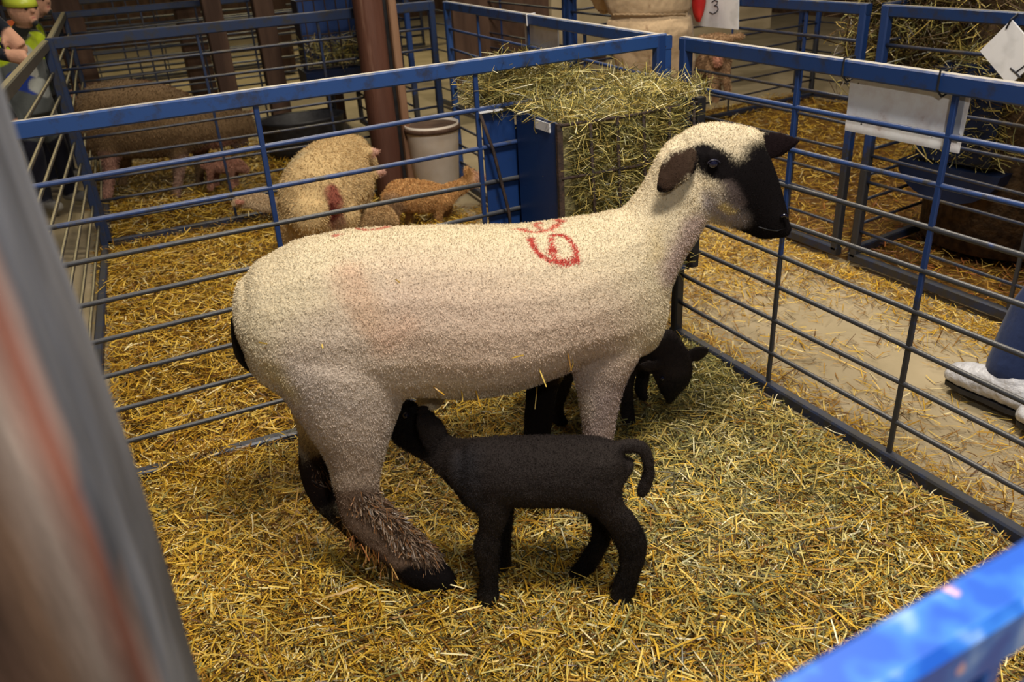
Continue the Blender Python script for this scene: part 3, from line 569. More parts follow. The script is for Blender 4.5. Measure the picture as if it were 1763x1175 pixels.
cap(HP.at(1204, 268, .09), HP.at(1192, 304, .13), .010, .006, BLK); cap(HP.at(1186, 310, .135), HP.at(1152, 332, .15), .014, .006, BLK); cap(HP.at(1140, 322, .15), HP.at(1134, 328, .15), .016, .006, BLK)
cap(HP.at(1325, 250, -.10), HP.at(1376, 244, -.14), .050, .012, (.012, .007, .008))
# red raddle marks: a 9 on the flank, an 8 lying over the spine, a smear on the rump
RED = (.36, .045, .035)
def stroke(pts, r=.0095, c=RED):
    h = [hit(*p) for p in pts]
    for a, b in zip(h, h[1:]): cap(a, b, r, .006, c)
stroke([(948, 406), (968, 404), (985, 414), (992, 432), (988, 446), (972, 452), (958, 444), (949, 428), (948, 412)])
stroke([(917, 412), (920, 425), (932, 440), (948, 448), (965, 452), (985, 448)]); stroke([(948, 450), (950, 458)], .004)
stroke([(884, 386), (897, 394), (914, 400), (930, 398), (947, 394), (962, 389), (967, 382), (956, 379)], .009, (.42, .09, .06)); stroke([(930, 397), (921, 390), (928, 383), (945, 379)], .008, (.44, .12, .08)); stroke([(886, 384), (905, 382), (925, 382)], .005, (.5, .2, .13))
stroke([(578, 404), (580, 396), (596, 394)], .009, (.42, .14, .10)); stroke([(612, 394), (632, 397), (652, 396), (662, 391)], .011, (.44, .15, .10)); stroke([(625, 391), (650, 389)], .004, (.46, .2, .14))
paint(ewe, (.63, .53, .365), items, nz=.010)
tag(ewe, 'big shorn cream ewe with black face and red numbers, standing in the nearest pen', 'sheep')
mb = MB(); loft_mb(mb, [(E.at(397, 550, -.01), E.at(414, 560, -.01), E.n*.02), (E.at(398, 585, -.01), E.at(424, 588, -.01), E.n*.022), (E.at(406, 617, -.01), E.at(436, 612, -.01), E.n*.022), (E.at(424, 636, .0), E.at(445, 628, .0), E.n*.02), (E.at(434, 645, .0), E.at(448, 638, .0), E.n*.014)], tane=0)
tl = remesh('tail', mb, .005, 3, M['blackwool'], ewe); paint(tl, BLK, []); tl.matrix_parent_inverse = Matrix.Identity(4); tag(tl, 'black docked tail')
def eye(parent, c, r, look, lid=True):
    e = MB().ball(c, r, 16, 12).build('eye', M['eye'], parent, smooth=True)
    return e
eye(ewe, HP.at(1228, 281, .078), .0135, HP.n)
def stuck(parent, spots, cols, name='stuck_straw'):
    P, D, L = [], [], []
    for u, v, dx, dz, ln in spots: h = hit(u, v); P.append(tuple(h-fwd*.008+R2*dx*ln*.3+U2*dz*ln*.3)); D.append(tuple(R2*dx+U2*dz)); L.append(ln)
    n = len(P); o = arr_obj(name, [blade_arrays(np.array(P), np.array(D), np.array(L), np.full(n, .0035), pick(cols, n), up=-np.array([tuple(fwd)]), seg=3, bend=.15)], M['straw'], parent); o['kind'] = 'stuff'; return o
stuck(ewe, [(978, 612, .2, -1, .05), (984, 622, -.3, -1, .035), (930, 640, .4, -1, .05), (924, 672, -.1, -1, .07), (885, 616, 1, .25, .03), (750, 668, .8, -.6, .035), (795, 676, .1, -1, .03), (820, 674, .3, -1, .05), (450, 590, 1, -.2, .02), (455, 600, 1, .3, .015), (556, 594, .2, -1, .01), (684, 483, .6, -.5, .014)], GOLD)
coat(ewe, 190000, (.0025, .0055), (.0008, .0017), .6, dark=.09)
mb = MB(); ec = HP.at(1228, 281, .078)
mb.tube([ec+HP.n*.010+HP.h*(.016*math.cos(a))+Vector((0, 0, .0105*math.sin(a))) for a in [math.pi*k/8 for k in range(9)]], .0016, 6)
o = mb.build('eyelid', attr_mat('eyelid skin', .4), ewe, smooth=True); paint(o, (.02, .018, .03), [])
mb = MB(); p = HP.at(1344, 374, .040); mb.tube([p, p+HP.h*.010+Vector((0, 0, .006)), p+HP.h*.018+Vector((0, 0, -.002))], .0045, 8); mb.build('nostril', M['eye'], ewe, smooth=True)
mb = MB(); mb.tube([HP.at(1352, 393, .026), HP.at(1338, 398, .038), HP.at(1322, 396, .044), HP.at(1306, 391, .048)], .0016, 6); mb.build('mouth_line', M['black'], ewe, smooth=True)
mb = MB(); mb.tube([HP.at(1348, 230, -.128), HP.at(1352, 250, -.128)], .002, 5)
# shaggy muddy tufts at the hocks
def tufts(parent, P0, P1, rad, n, L, cols, name='shaggy_hair', down=(.2, 0, -1)):
    P0 = np.array(P0); P1 = np.array(P1); t = RNG.uniform(0, 1, (n, 1)); R = RNG.normal(size=(n, 3)); R /= np.linalg.norm(R, axis=1, keepdims=True)
    P = P0*(1-t)+P1*t+R*rad; D = R*.5+np.array(down)*.8+RNG.normal(size=(n, 3))*.25
    o = arr_obj(name, [blade_arrays(P, D, RNG.uniform(*L, n), RNG.uniform(.0015, .004, n), pick(cols, n), seg=3, bend=.15)], M['straw'], parent); o['kind'] = 'stuff'
    o.matrix_parent_inverse = Matrix.Identity(4) if parent.type == 'MESH' else o.matrix_parent_inverse; return o
TF = [((.22, .15, .10), 3), ((.12, .07, .045), 3), ((.32, .24, .18), 2), ((.05, .03, .02), 2), ((.25, .12, .05), 2)]
tufts(ewe, E.at(612, 850, .15), E.at(738, 968, .215), .040, 4600, (.012, .042), TF)
tufts(ewe, E.at(545, 780, -.10), E.at(560, 860, -.06), .040, 900, (.012, .035), TF)
tufts(ewe, E.at(600, 900, .15), E.at(690, 985, .21), .036, 160, (.03, .07), [((.45, .26, .08), 2), ((.30, .12, .04), 2)], name='stuck_straw')

# ---- nursing lamb in front
lf = ground(845, 1040); L1 = Pl(Vector(lf)-Pl((0, 0, 0), -28.5).n*.045, -28.5)
mb = MB(); s = lambda *a, **k: S(L1, *a, **k)
body = [s(1078, 790, 1070, 830, .03), s(1066, 768, 1058, 862, .06), s(1035, 756, 1030, 884, .078), s(990, 753, 985, 870, .082), s(940, 754, 935, 868, .085), s(885, 755, 885, 868, .084), s(845, 755, 848, 872, .078), s(812, 760, 815, 875, .068), s(795, 775, 795, 850, .045)]
loft_mb(mb, body)
def sh(u1, v1, u2, v2, b, d): return (L1.at(u1, v1, -d), L1.at(u2, v2, -d), L1.n*b)
loft_mb(mb, [sh(840, 756, 800, 870, .06, 0), sh(808, 757, 780, 840, .055, .04), sh(785, 756, 755, 815, .045, .09), sh(765, 745, 735, 796, .040, .14), sh(745, 725, 712, 782, .042, .19), sh(728, 702, 696, 773, .045, .23), sh(706, 690, 680, 762, .042, .26), sh(690, 690, 668, 745, .032, .29), sh(675, 695, 655, 728, .022, .31)])
loft_mb(mb, [(L1.at(716, 706, -.17), L1.at(742, 704, -.17), L1.n*.014), (L1.at(716, 728, -.13), L1.at(762, 724, -.13), L1.n*.013), (L1.at(722, 752, -.12), L1.at(772, 752, -.12), L1.n*.012), (L1.at(732, 774, -.12), L1.at(770, 776, -.12), L1.n*.012), (L1.at(744, 788, -.12), L1.at(758, 788, -.12), L1.n*.010)], tane=0)
# near fore, far fore, near hind, far hind, tail
loft_mb(mb, [s(815, 840, 885, 840, .035, off=.04), s(820, 875, 880, 875, .03, off=.045), s(824, 910, 868, 910, .022, off=.045), s(814, 940, 862, 940, .022, off=.045), s(822, 970, 860, 970, .018, off=.045), s(826, 1000, 858, 1000, .016, off=.045), s(822, 1028, 860, 1024, .020, off=.045), s(822, 1045, 858, 1043, .020, off=.045)], tane=.1)
loft_mb(mb, [s(830, 860, 885, 860, .028, off=-.04), s(848, 900, 884, 900, .020, off=-.045), s(850, 930, 880, 930, .019, off=-.045), s(852, 955, 880, 955, .016, off=-.045), s(850, 975, 882, 972, .017, off=-.045)], tane=.1)
loft_mb(mb, [s(990, 800, 1072, 800, .04, off=.03), s(1000, 845, 1070, 845, .038, off=.04), s(1020, 880, 1078, 872, .03, off=.045), s(1045, 912, 1098, 895, .024, off=.045), s(1062, 945, 1114, 930, .021, off=.045), s(1066, 975, 1108, 975, .018, off=.045), s(1056, 1005, 1096, 1010, .018, off=.045), s(1050, 1030, 1086, 1036, .020, off=.045), s(1052, 1044, 1076, 1046, .016, off=.045)], tane=.1)
loft_mb(mb, [s(985, 850, 1050, 850, .035, off=-.03), s(1012, 890, 1060, 880, .025, off=-.045), s(1018, 925, 1056, 918, .020, off=-.045), s(1005, 950, 1044, 950, .017, off=-.045), s(990, 972, 1026, 978, .017, off=-.045), s(980, 985, 1010, 994, .017, off=-.045)], tane=.1)
loft_mb(mb, [s(1040, 770, 1042, 800, .022), s(1060, 762, 1060, 784, .018), s(1085, 757, 1084, 779, .015), s(1110, 762, 1100, 782, .014), s(1124, 785, 1104, 795, .014), s(1127, 815, 1106, 812, .014), s(1122, 838, 1100, 832, .015), s(1112, 855, 1096, 842, .013)], tane=.1)
lamb = remesh('nursing_lamb', mb, .0045, 11, M['blackwool'], disp=lambda p, n: .0012*noise.noise(p*90)+.002*noise.noise(p*25))
LB = (.024, .0180, .0165); it = []
for a, b, r in [((845, 900), (842, 1045), .05), ((866, 900), (866, 975), .04), ((1090, 900), (1070, 1045), .06), ((1040, 900), (995, 990), .05)]: it.append((tuple(L1.at(*a)), tuple(L1.at(*b)), r+.01, .04, (.0035, .003, .0035)))
it += [(tuple(L1.at(745, 740, -.2)), tuple(L1.at(680, 725, -.3)), .09, .06, (.005, .004, .005)), (tuple(L1.at(940, 780, .05)), tuple(L1.at(1050, 800, .06)), .05, .06, (.024, .018, .016)), (tuple(L1.at(800, 800, .04)), tuple(L1.at(815, 860, .05)), .04, .05, (.022, .019, .021))]
paint(lamb, LB, it); coat(lamb, 60000, (.003, .006), (.0006, .0012), .5); tag(lamb, 'small black lamb with curled tail, head under the flank of the big ewe', 'lamb')
eye(lamb, L1.at(699, 716, -.213), .009, None)

# ---- second black lamb behind the ewe's chest
L2 = Pl(Vector(ground(1085, 733))-Pl((0, 0, 0), -20).n*.04, -20)
s2 = lambda *a, **k: S(L2, *a, **k); mb = MB()
loft_mb(mb, [s2(915, 590, 915, 640, .05), s2(940, 560, 940, 655, .075), s2(990, 548, 990, 655, .08), s2(1050, 545, 1050, 650, .08), s2(1095, 548, 1085, 648, .065)])
loft_mb(mb, [s2(1070, 545, 1080, 640, .06), s2(1115, 548, 1092, 610, .048, off=.02), s2(1140, 560, 1105, 625, .042, off=.05), s2(1156, 580, 1112, 640, .04, off=.08)])
h2 = Pl(L2.at(1145, 620, .10), -35)
k2 = lambda u1, v1, u2, v2, b, off=0: S(h2, u1, v1, u2, v2, b, off)
loft_mb(mb, [k2(1162, 572, 1118, 615, .035), k2(1182, 600, 1122, 632, .046), k2(1192, 630, 1126, 648, .048), k2(1188, 656, 1132, 664, .040), k2(1172, 674, 1138, 676, .030), k2(1160, 688, 1146, 688, .018)], tane=0)
loft_mb(mb, [(h2.at(1180, 606, -.02), h2.at(1186, 624, -.02), h2.n*.010), (h2.at(1200, 596, -.03), h2.at(1204, 622, -.03), h2.n*.009), (h2.at(1216, 598, -.04), h2.at(1216, 612, -.04), h2.n*.008)], tane=0)
loft_mb(mb, [(h2.at(1135, 622, .04), h2.at(1130, 638, .04), h2.n*.010), (h2.at(1116, 621, .05), h2.at(1114, 641, .05), h2.n*.009), (h2.at(1104, 625, .06), h2.at(1104, 634, .06), h2.n*.008)], tane=0)
loft_mb(mb, [s2(1065, 600, 1100, 600, .03, off=.04), s2(1070, 640, 1096, 640, .02, off=.04), s2(1066, 670, 1090, 670, .017, off=.04), s2(1070, 705, 1092, 705, .016, off=.04), s2(1070, 733, 1096, 735, .018, off=.04)], tane=.1)
loft_mb(mb, [s2(1088, 600, 1125, 600, .028, off=-.03), s2(1096, 640, 1120, 640, .018, off=-.03), s2(1092, 668, 1114, 672, .016, off=-.03), s2(1098, 684, 1116, 684, .015, off=-.03)], tane=.1)
loft_mb(mb, [s2(935, 620, 985, 620, .03, off=.03), s2(950, 660, 985, 660, .022, off=.035), s2(945, 700, 970, 700, .018, off=.035), s2(950, 725, 978, 727, .018, off=.035)], tane=.1)
loft_mb(mb, [s2(925, 610, 960, 610, .03, off=-.03), s2(930, 650, 955, 650, .022, off=-.035), s2(925, 690, 950, 690, .018, off=-.035), s2(930, 705, 955, 705, .018, off=-.035)], tane=.1)
lamb2 = remesh('grazing_lamb', mb, .0048, 6, M['blackwool'], disp=lambda p, n: .0012*noise.noise(p*90))
paint(lamb2, (.024, .018, .018), [(tuple(h2.at(1160, 655)), tuple(h2.at(1152, 688)), .055, .04, (.006, .005, .006)), (tuple(L2.at(1085, 640)), tuple(L2.at(1085, 735)), .06, .03, (.007, .006, .007)), (tuple(L2.at(955, 650)), tuple(L2.at(955, 735)), .06, .03, (.007, .006, .007))])
coat(lamb2, 30000, (.003, .006), (.0006, .0012), .5); tag(lamb2, "black lamb sniffing the straw beyond the big ewe's chest, only head and front legs clear", 'lamb')
eye(lamb2, h2.at(1140, 652, .047), .008, None)
# ------------------------------------------------------------------ sheep and lambs of the neighbouring pens
CR = (.56, .40, .20)
def sheep_obj(name, mb, voxel, base, items, label, cat='sheep', sm=6, group=None, dsp=.004):
    o = remesh(name, mb, voxel, sm, M['fleece'], disp=lambda p, n: dsp*noise.noise(p*30)); paint(o, base, items); coat(o, 26000, (.008, .018), (.002, .0035), .8); return tag(o, label, cat, group)
# cream sheep seen from behind
B = Pl((-.75, 1.62, 0), 0); s = lambda *a, **k: S(B, *a, **k); mb = MB()
def seg3(mb, pts, rs, sx=1):      # round tapered limb
    P = [Vector(p) for p in pts]; mb.tube(P, rs, 14); mb.ball(P[-1], rs[-1], 12, 8); mb.ball(P[0], rs[0], 12, 8)
c = B.at(552, 322); X = Vector((math.cos(math.radians(62)), math.sin(math.radians(62)), 0)); Yv = Vector((-X.y, X.x, 0))
def ring_st(cx, hgt_, wid, zc): p = c+X*cx; p.z = zc; return (p+Vector((0, 0, hgt_)), p-Vector((0, 0, hgt_)), Yv*wid)
loft_mb(mb, [ring_st(-.30, .10, .10, .40), ring_st(-.22, .20, .17, .41), ring_st(-.05, .235, .19, .42), ring_st(.2, .235, .195, .41), ring_st(.45, .22, .17, .40), ring_st(.6, .17, .14, .42)], tane=0)
hx = c+X*.72; seg3(mb, [c+X*.5+Vector((0, 0, .02)), hx+Yv*-.04+Vector((0, 0, .02))], [.12, .09]); hd3 = hx+Yv*-.08
seg3(mb, [hx+Yv*-.04+Vector((0, 0, .02)), hd3+Vector((0, 0, -.02)), hd3+X*.10+Yv*-.03+Vector((0, 0, -.10))], [.085, .075, .045])
for sgn in (-1, 1):
    q = c+X*-.16+Yv*sgn*.12; seg3(mb, [Vector((q.x, q.y, .34)), Vector((q.x-.01, q.y, .18)), Vector((q.x+.02, q.y, .02))], [.10, .05, .035])
    q = c+X*.45+Yv*sgn*.11; seg3(mb, [Vector((q.x, q.y, .34)), Vector((q.x, q.y, .18)), Vector((q.x, q.y, .02))], [.08, .04, .035])
tp = c+X*-.23-Yv*.14; rp = [Vector((tp.x-.01, tp.y, .50)), Vector((tp.x-.03, tp.y-.01, .42)), Vector((tp.x-.02, tp.y, .34))]
mb.ball(rp[1]+X*.03, .055, 12, 8, (1, 1, 1.3))
for u, v, du in ((645, 262, 1), (655, 297, 1)):   # ears beside the column
    p = B.at(u-26, v, -.42); q = B.at(u+9, v, -.42); mb.tube([p, (p+q)/2, q], [.03, .034, .014], 10)
it = [(tuple(B.at(650, 264, -.42)), tuple(B.at(662, 298, -.42)), .05, .02, (.56, .33, .26)), (tuple(rp[0]-X*.02), tuple(rp[2]-X*.02), .040, .03, (.26, .08, .055)), (tuple(rp[1]-X*.04), tuple(rp[2]-X*.04), .022, .015, (.10, .015, .012)), (tuple(rp[2]), (tp.x-.03, tp.y, .16), .04, .05, (.28, .16, .09)),
      (tuple(B.at(500, 270, .0)), tuple(B.at(530, 300, .0)), .08, .1, (.48, .38, .22))]
sheep_obj('sheep', mb, .012, CR, it, 'cream sheep seen from behind with a reddened rump, standing behind the long blue panel', group=None)
# tan lamb walking to the right, head up to the panel
L4 = Pl((-.4, 2.0, 0), -4); s = lambda *a, **k: S(L4, *a, **k); mb = MB()
loft_mb(mb, [s(664, 330, 668, 350, .04), s(676, 313, 680, 362, .085), s(700, 307, 702, 366, .10), s(735, 310, 735, 366, .10), s(765, 318, 762, 364, .09), s(785, 318, 778, 345, .06)])
loft_mb(mb, [s(770, 316, 765, 345, .06), s(795, 308, 795, 335, .045), s(806, 298, 806, 325, .045), s(822, 296, 820, 322, .045), s(838, 304, 834, 320, .032), s(845, 310, 843, 320, .022)])
loft_mb(mb, [s(800, 288, 808, 288, .012, off=.02), s(798, 300, 812, 300, .014, off=.02)]); loft_mb(mb, [s(810, 292, 816, 292, .012, off=-.04), s(808, 302, 820, 302, .014, off=-.04)])
for u, off, w in ((680, .05, 17), (705, -.05, 10), (755, .05, 10), (770, -.05, 9)):
    loft_mb(mb, [s(u-w, 340, u+w, 340, .04, off=off), s(u-w*.7, 358, u+w*.7, 358, .03, off=off), s(u-5, 375, u+5, 375, .02, off=off), s(u-5, 388, u+6, 388, .02, off=off)], tane=.1)
sheep_obj('tan_lamb', mb, .009, (.56, .32, .13), [(tuple(L4.at(822, 310)), tuple(L4.at(842, 314)), .06, .05, (.66, .42, .30)), (tuple(L4.at(675, 345, .06)), tuple(L4.at(690, 370, .06)), .05, .04, (.42, .26, .14))],
          'tan lamb standing behind the long panel, facing the blue feeder', 'lamb')
L5 = Pl((-.55, 1.75, 0), -30); s = lambda *a, **k: S(L5, *a, **k); mb = MB()
loft_mb(mb, [s(620, 372, 622, 392, .03), s(636, 360, 634, 396, .05), s(655, 354, 655, 392, .055), s(672, 360, 672, 386, .045), s(680, 372, 679, 386, .02)]); loft_mb(mb, [s(600, 375, 600, 430, .06), s(640, 368, 640, 420, .06), s(660, 375, 660, 410, .05)])
mb.tube([L5.at(632, 372, .04), L5.at(624, 384, .06), L5.at(620, 392, .06)], [.014, .022, .008], 8)
for u, o_ in ((612, .03), (612, -.03), (646, .03), (646, -.03)): seg3(mb, [L5.at(u, 415, o_), Vector((L5.at(u, 415, o_).x, L5.at(u, 415, o_).y, .02))], [.03, .018])
sheep_obj('resting_lamb', mb, .009, (.54, .36, .18), [], "small tan lamb at the cream sheep's feet, mostly hidden by the big ewe's back", 'lamb')
# sleepy white lamb lying by the divider
L6 = Pl((-1.15, 2.62, 0), -8); s = lambda *a, **k: S(L6, *a, **k); mb = MB()
loft_mb(mb, [s(402, 346, 404, 354, .02), s(412, 338, 414, 357, .035), s(428, 334, 430, 357, .045), s(446, 333, 447, 354, .045), s(458, 336, 460, 352, .035)]); loft_mb(mb, [s(440, 338, 440, 362, .06), s(470, 340, 475, 368, .075), s(505, 345, 508, 372, .08), s(535, 352, 535, 372, .05)])
loft_mb(mb, [(L6.at(418, 345, .05), L6.at(418, 350, .05), L6.n*.01), (L6.at(408, 344, .08), L6.at(408, 351, .08), L6.n*.012)], tane=0)
sheep_obj('lying_lamb', mb, .009, (.62, .47, .30), [(tuple(L6.at(412, 347, .07)), tuple(L6.at(412, 347, .07)), .03, .02, (.6, .30, .22))], 'pale lamb lying in the straw with its head down, near the divider panel', 'lamb')
# large brown ewe behind the divider
L7 = Pl((-1.6, 3.75, 0), -10); s = lambda *a, **k: S(L7, *a, **k); mb = MB()
loft_mb(mb, [s(128, 185, 134, 225, .06), s(138, 155, 150, 262, .16), s(170, 138, 175, 272, .22), s(220, 131, 225, 276, .25), s(270, 136, 275, 276, .26), s(315, 152, 320, 270, .24), s(345, 168, 350, 262, .19), s(372, 180, 372, 250, .13)])
loft_mb(mb, [s(330, 165, 330, 255, .17), s(370, 182, 372, 258, .13), s(400, 186, 402, 248, .10), s(425, 192, 420, 240, .08), s(437, 205, 428, 236, .05), s(440, 218, 434, 234, .035)])
loft_mb(mb, [s(415, 190, 420, 200, .015, off=-.05), s(436, 188, 438, 200, .012, off=-.09), s(448, 194, 448, 200, .010, off=-.11)], tane=0)
for u, off, w, yb in ((190, .12, 16, 335), (215, -.12, 12, 318), (308, .12, 14, 338), (345, -.12, 11, 322)):
    loft_mb(mb, [s(u-w*1.8, 235, u+w*1.8, 235, .10, off=off), s(u-w*1.1, 268, u+w*1.1, 268, .07, off=off), s(u-w*.7, 295, u+w*.7, 295, .045, off=off), s(u-w*.6-3, 320, u+w*.5-3, 320, .035, off=off), s(u-w*.6-6, yb, u+w*.6-6, yb, .04, off=off)], tane=.1)
sheep_obj('brown_ewe', mb, .014, (.18, .115, .06), [(tuple(L7.at(190, 280, .14)), tuple(L7.at(185, 330, .14)), .09, .06, (.34, .19, .15)), (tuple(L7.at(345, 250, .0)), tuple(L7.at(400, 262, .1)), .09, .08, (.32, .17, .12)), (tuple(L7.at(320, 280, .14)), tuple(L7.at(320, 335, .14)), .08, .06, (.30, .19, .15)),
    (tuple(L7.at(250, 138, -.05)), tuple(L7.at(320, 158, -.05)), .05, .05, (.17, .085, .045)), (tuple(L7.at(440, 193, -.1)), tuple(L7.at(448, 198, -.1)), .03, .02, (.5, .2, .14))], 'large brownish ewe seen side-on behind the divider panel')
L8 = Pl((-1.1, 3.5, 0), -15); s = lambda *a, **k: S(L8, *a, **k); mb = MB()
loft_mb(mb, [s(352, 275, 354, 290, .04), s(366, 268, 368, 296, .065), s(390, 270, 392, 298, .07), s(408, 274, 408, 296, .05)]); loft_mb(mb, [s(400, 273, 402, 292, .045), s(416, 278, 415, 296, .045), s(425, 286, 421, 297, .025)])
for u, o_, b_ in ((362, .04, 325), (372, -.04, 318), (398, .04, 322), (405, -.04, 318)): loft_mb(mb, [s(u-6, 290, u+6, 290, .03, off=o_), s(u-3, 305, u+3, 305, .015, off=o_), s(u-4, b_, u+4, b_, .015, off=o_)], tane=.1)
sheep_obj('pink_lamb', mb, .010, (.46, .24, .17), [], "pinkish newborn lamb beside the brown ewe's front legs", 'lamb')
# lamb across the aisle
L9 = Pl((2.35, 2.45, 0), -70); s = lambda *a, **k: S(L9, *a, **k); mb = MB(); F = Pl((2.3, 2.4, 0), -20); f9 = lambda *a, **k: S(F, *a, **k)
loft_mb(mb, [f9(1224, 60, 1226, 78, .045), f9(1236, 57, 1238, 88, .055), f9(1250, 60, 1248, 84, .05)], tane=0)
mb.tube([F.at(1238, 72), F.at(1236, 92, .05), F.at(1235, 106, .08)], [.07, .055, .04], 14); mb.ball(F.at(1235, 106, .08), .038, 12, 8)
mb.tube([F.at(1222, 64, .0), F.at(1206, 66, .0), F.at(1198, 68, .0)], [.016, .026, .008], 10); mb.tube([F.at(1254, 64, .0), F.at(1272, 63, .0), F.at(1283, 61, .0)], [.016, .028, .008], 10)
mb.tube([F.at(1240, 78, .0), F.at(1238, 100, -.05), F.at(1230, 112, -.15), F.at(1222, 112, -.5)], [.06, .09, .12, .11], 16); mb.ball(F.at(1222, 112, -.5), .11, 14, 10)
for (u, v, u2, v2, o_) in ((1228, 118, 1232, 172, .0), (1244, 116, 1254, 158, .0), (1214, 120, 1214, 160, -.45), (1232, 120, 1236, 156, -.5)):
    seg3(mb, [F.at(u, v, o_), F.at((u+u2)/2, (v+v2)/2, o_+.02), F.at(u2, v2, o_)], [.05, .03, .022])
sheep_obj('lamb_across_aisle', mb, .011, (.40, .25, .14), [(tuple(F.at(1236, 96, .1)), tuple(F.at(1235, 106, .1)), .035, .03, (.50, .24, .16)), (tuple(F.at(1222, 112, -.5)), tuple(F.at(1228, 112, -.2)), .13, .04, (.16, .09, .05))], 'young sheep facing the viewer in the pen across the aisle, below the board marked 3', 'lamb')

# ------------------------------------------------------------------ pail, tubs, feeders at the back
pl_ = thing('feed_pail', 'white plastic pail with a brown rim standing right of the round column', 'pail', loc=(.03, 2.42, 0))
c = ground(742, 303); c = Vector((c.x, c.y, 0)); r0, r1, hh_ = .125, .165, .33
pc = Vector((-.035, 2.50, 0)); r0, r1, hh_ = .145, .18, .50
mb = MB(); mb.lathe(pc, [(.02, .012), (r0-.02, .006), (r0, .03), (r1-.005, hh_-.03), (r1, hh_), (r1-.008, hh_), (r1-.014, hh_-.03), (r0-.012, .05), (.02, .04)], 40); mb.build('bucket_body', M['pail'], pl_, smooth=True)
MB().lathe(pc, [(r1-.006, hh_-.045), (r1+.006, hh_-.042), (r1+.006, hh_-.018), (r1-.002, hh_-.014)], 40).build('rim_band', M['darkwood'], pl_, smooth=True)
mb = MB(); mb.tube([pc+Vector((math.cos(a)*r1, .02+math.sin(a)*.02, hh_-.03-math.sin(a)*.17)) for a in [math.pi*k/14 for k in range(15)]], .003, 6); mb.build('bail_handle', M['rust'], pl_, smooth=True)
def rack(name, label, x, y, z, w, d, h, rot=0, n=2200, pal=HAYG, trough=True, sheet='bluetub', top=1.15):
    th = thing(name, label, 'hay feeder', loc=(x, y, z)); R = Matrix.Rotation(math.radians(rot), 3, 'Z'); P = lambda a, b, c_: Vector((x, y, z))+R @ Vector((a, b, c_))
    for a in (-w/2, w/2): MB().box(P(a, 0, h/2), (.01, d, h), R).build('side_sheet', M['bluetub'], th)
    MB().box(P(0, d/2, h/2), (w, .01, h), R).build('back_sheet', M[sheet], th)
    for k in range(6): q = -w/2+w*(k+.5)/6; MB().tube([P(q, -d/2, 0), P(q, -d/2, h)], .006, 6).build('grid_wire', M['rust'], th)
    for zz_ in (0, h*.5, h): MB().tube([P(-w/2, -d/2, zz_), P(w/2, -d/2, zz_)], .006, 6).build('grid_wire', M['rust'], th)
    if trough:
        rg = []
        for a in (-w/2-.03, w/2+.03): rg.append([P(a*(1-.0*abs(math.cos(q))), (d/2+.07)*math.cos(q), -.02-.17*math.sin(q)) for q in [math.pi*k/10 for k in range(11)]])
        MB().rings(rg).build('trough', M['bluetub'], th)
    k = n; A = RNG.uniform(-.5, .5, (k, 3)); lo = Vector((x, y, z)); pts = np.array([tuple(P(a*w, b*d*1.1, (c_+.5)*h*top)) for a, b, c_ in A])
    o = arr_obj('hay', [blade_arrays(pts, RNG.normal(size=(k, 3))*np.array([1, 1, .7]), RNG.uniform(.06, .2, k), RNG.uniform(.003, .006, k), pick(pal, k), seg=3, bend=.25)], M['straw'])
    return th, o
_, o = rack('hay_rack', 'dark blue hay rack at the back, left of the round column', .02, 4.9, .62, .55, .3, .55, -4, 700, sheet='far_blue', top=.42); tag(o, 'hay in the dark blue rack at the back left', 'hay', kind='stuff')
_, o = rack('hay_rack', 'blue hay rack right of the paired posts, across the aisle', 1.70, -.10, .50, .26, .36, .45, 8, 5000, HAYG); tag(o, 'big mound of hay above the blue rack across the aisle on the right', 'hay', kind='stuff')
o = hay('hay_mound', [(1.45, 3.4, -.7, .6, .75, 1.35, 1), (1.5, 3.6, -.9, .3, 1.2, 1.75, 1.0), (1.42, 1.7, .0, .5, .9, 1.5, .4), (1.6, 3.2, -1.6, .2, .5, 1.3, .8)], 22000, [(c_, w_) for c_, w_ in HAYG]+[((.10, .06, .025), 14), ((.05, .03, .015), 12)], L=(.08, .26), w=(.003, .007))
tag(o, 'tall brown and green stack of hay behind the right hand aisle panel', 'hay', kind='stuff')
mb = MB(); mb.lathe((2.55, -.15, .0), [(.3, .0), (.9, .05), (.95, .8), (.85, 1.45), (.5, 1.7), (.05, 1.75)], 36, 1, .62); core = mb.build('bale_core', noisy('brown packed hay', (.035, .02, .01), (.11, .065, .03), 25, .95, .8, 60, stretch=(1, 1, 1)), o, smooth=True)
mb = MB(); mb.lathe(Vector((-.48, 4.35, 0)), [(.02, .01), (.26, .01), (.29, .08), (.32, .30), (.33, .32), (.30, .31), (.27, .08), (.02, .05)], 32, 1.1, .8)
tag(mb.build('rubber_tub', M['black'], smooth=True), 'black rubber tub on the straw left of the round column', 'tub')
tag(MB().box((1.75, 4.4, .75), (1.6, .04, .7), Matrix.Rotation(.05, 3, 'Z')).build('wood_partition', M['darkwood']), 'dark board partition far up the aisle', 'partition', 'board partitions')
tag(MB().box((2.9, 3.9, .85), (2.6, .04, .55), Matrix.Rotation(.08, 3, 'Z')).build('wood_partition', M['concrete']), 'grey board wall behind the young sheep across the aisle', 'partition', 'board partitions')
for nm, c_, d_, rt in (('wall_back', (0, 16, 2), (30, .2, 4.2), 0), ('wall_left', (-7, 6, 2), (.2, 28, 4.2), 0), ('wall_right', (9.5, 6, 2), (.2, 28, 4.2), 0)):
    MB().box(c_, d_).build(nm, M['darkwood'])['kind'] = 'structure'

# ------------------------------------------------------------------ boards tied to the panels
def ink_strokes(name, P, strokes, r, parent):
    mb = MB()
    for st in strokes: mb.tube([P(*q) for q in st], r, 6)
    return mb.build(name, M['ink'], parent)
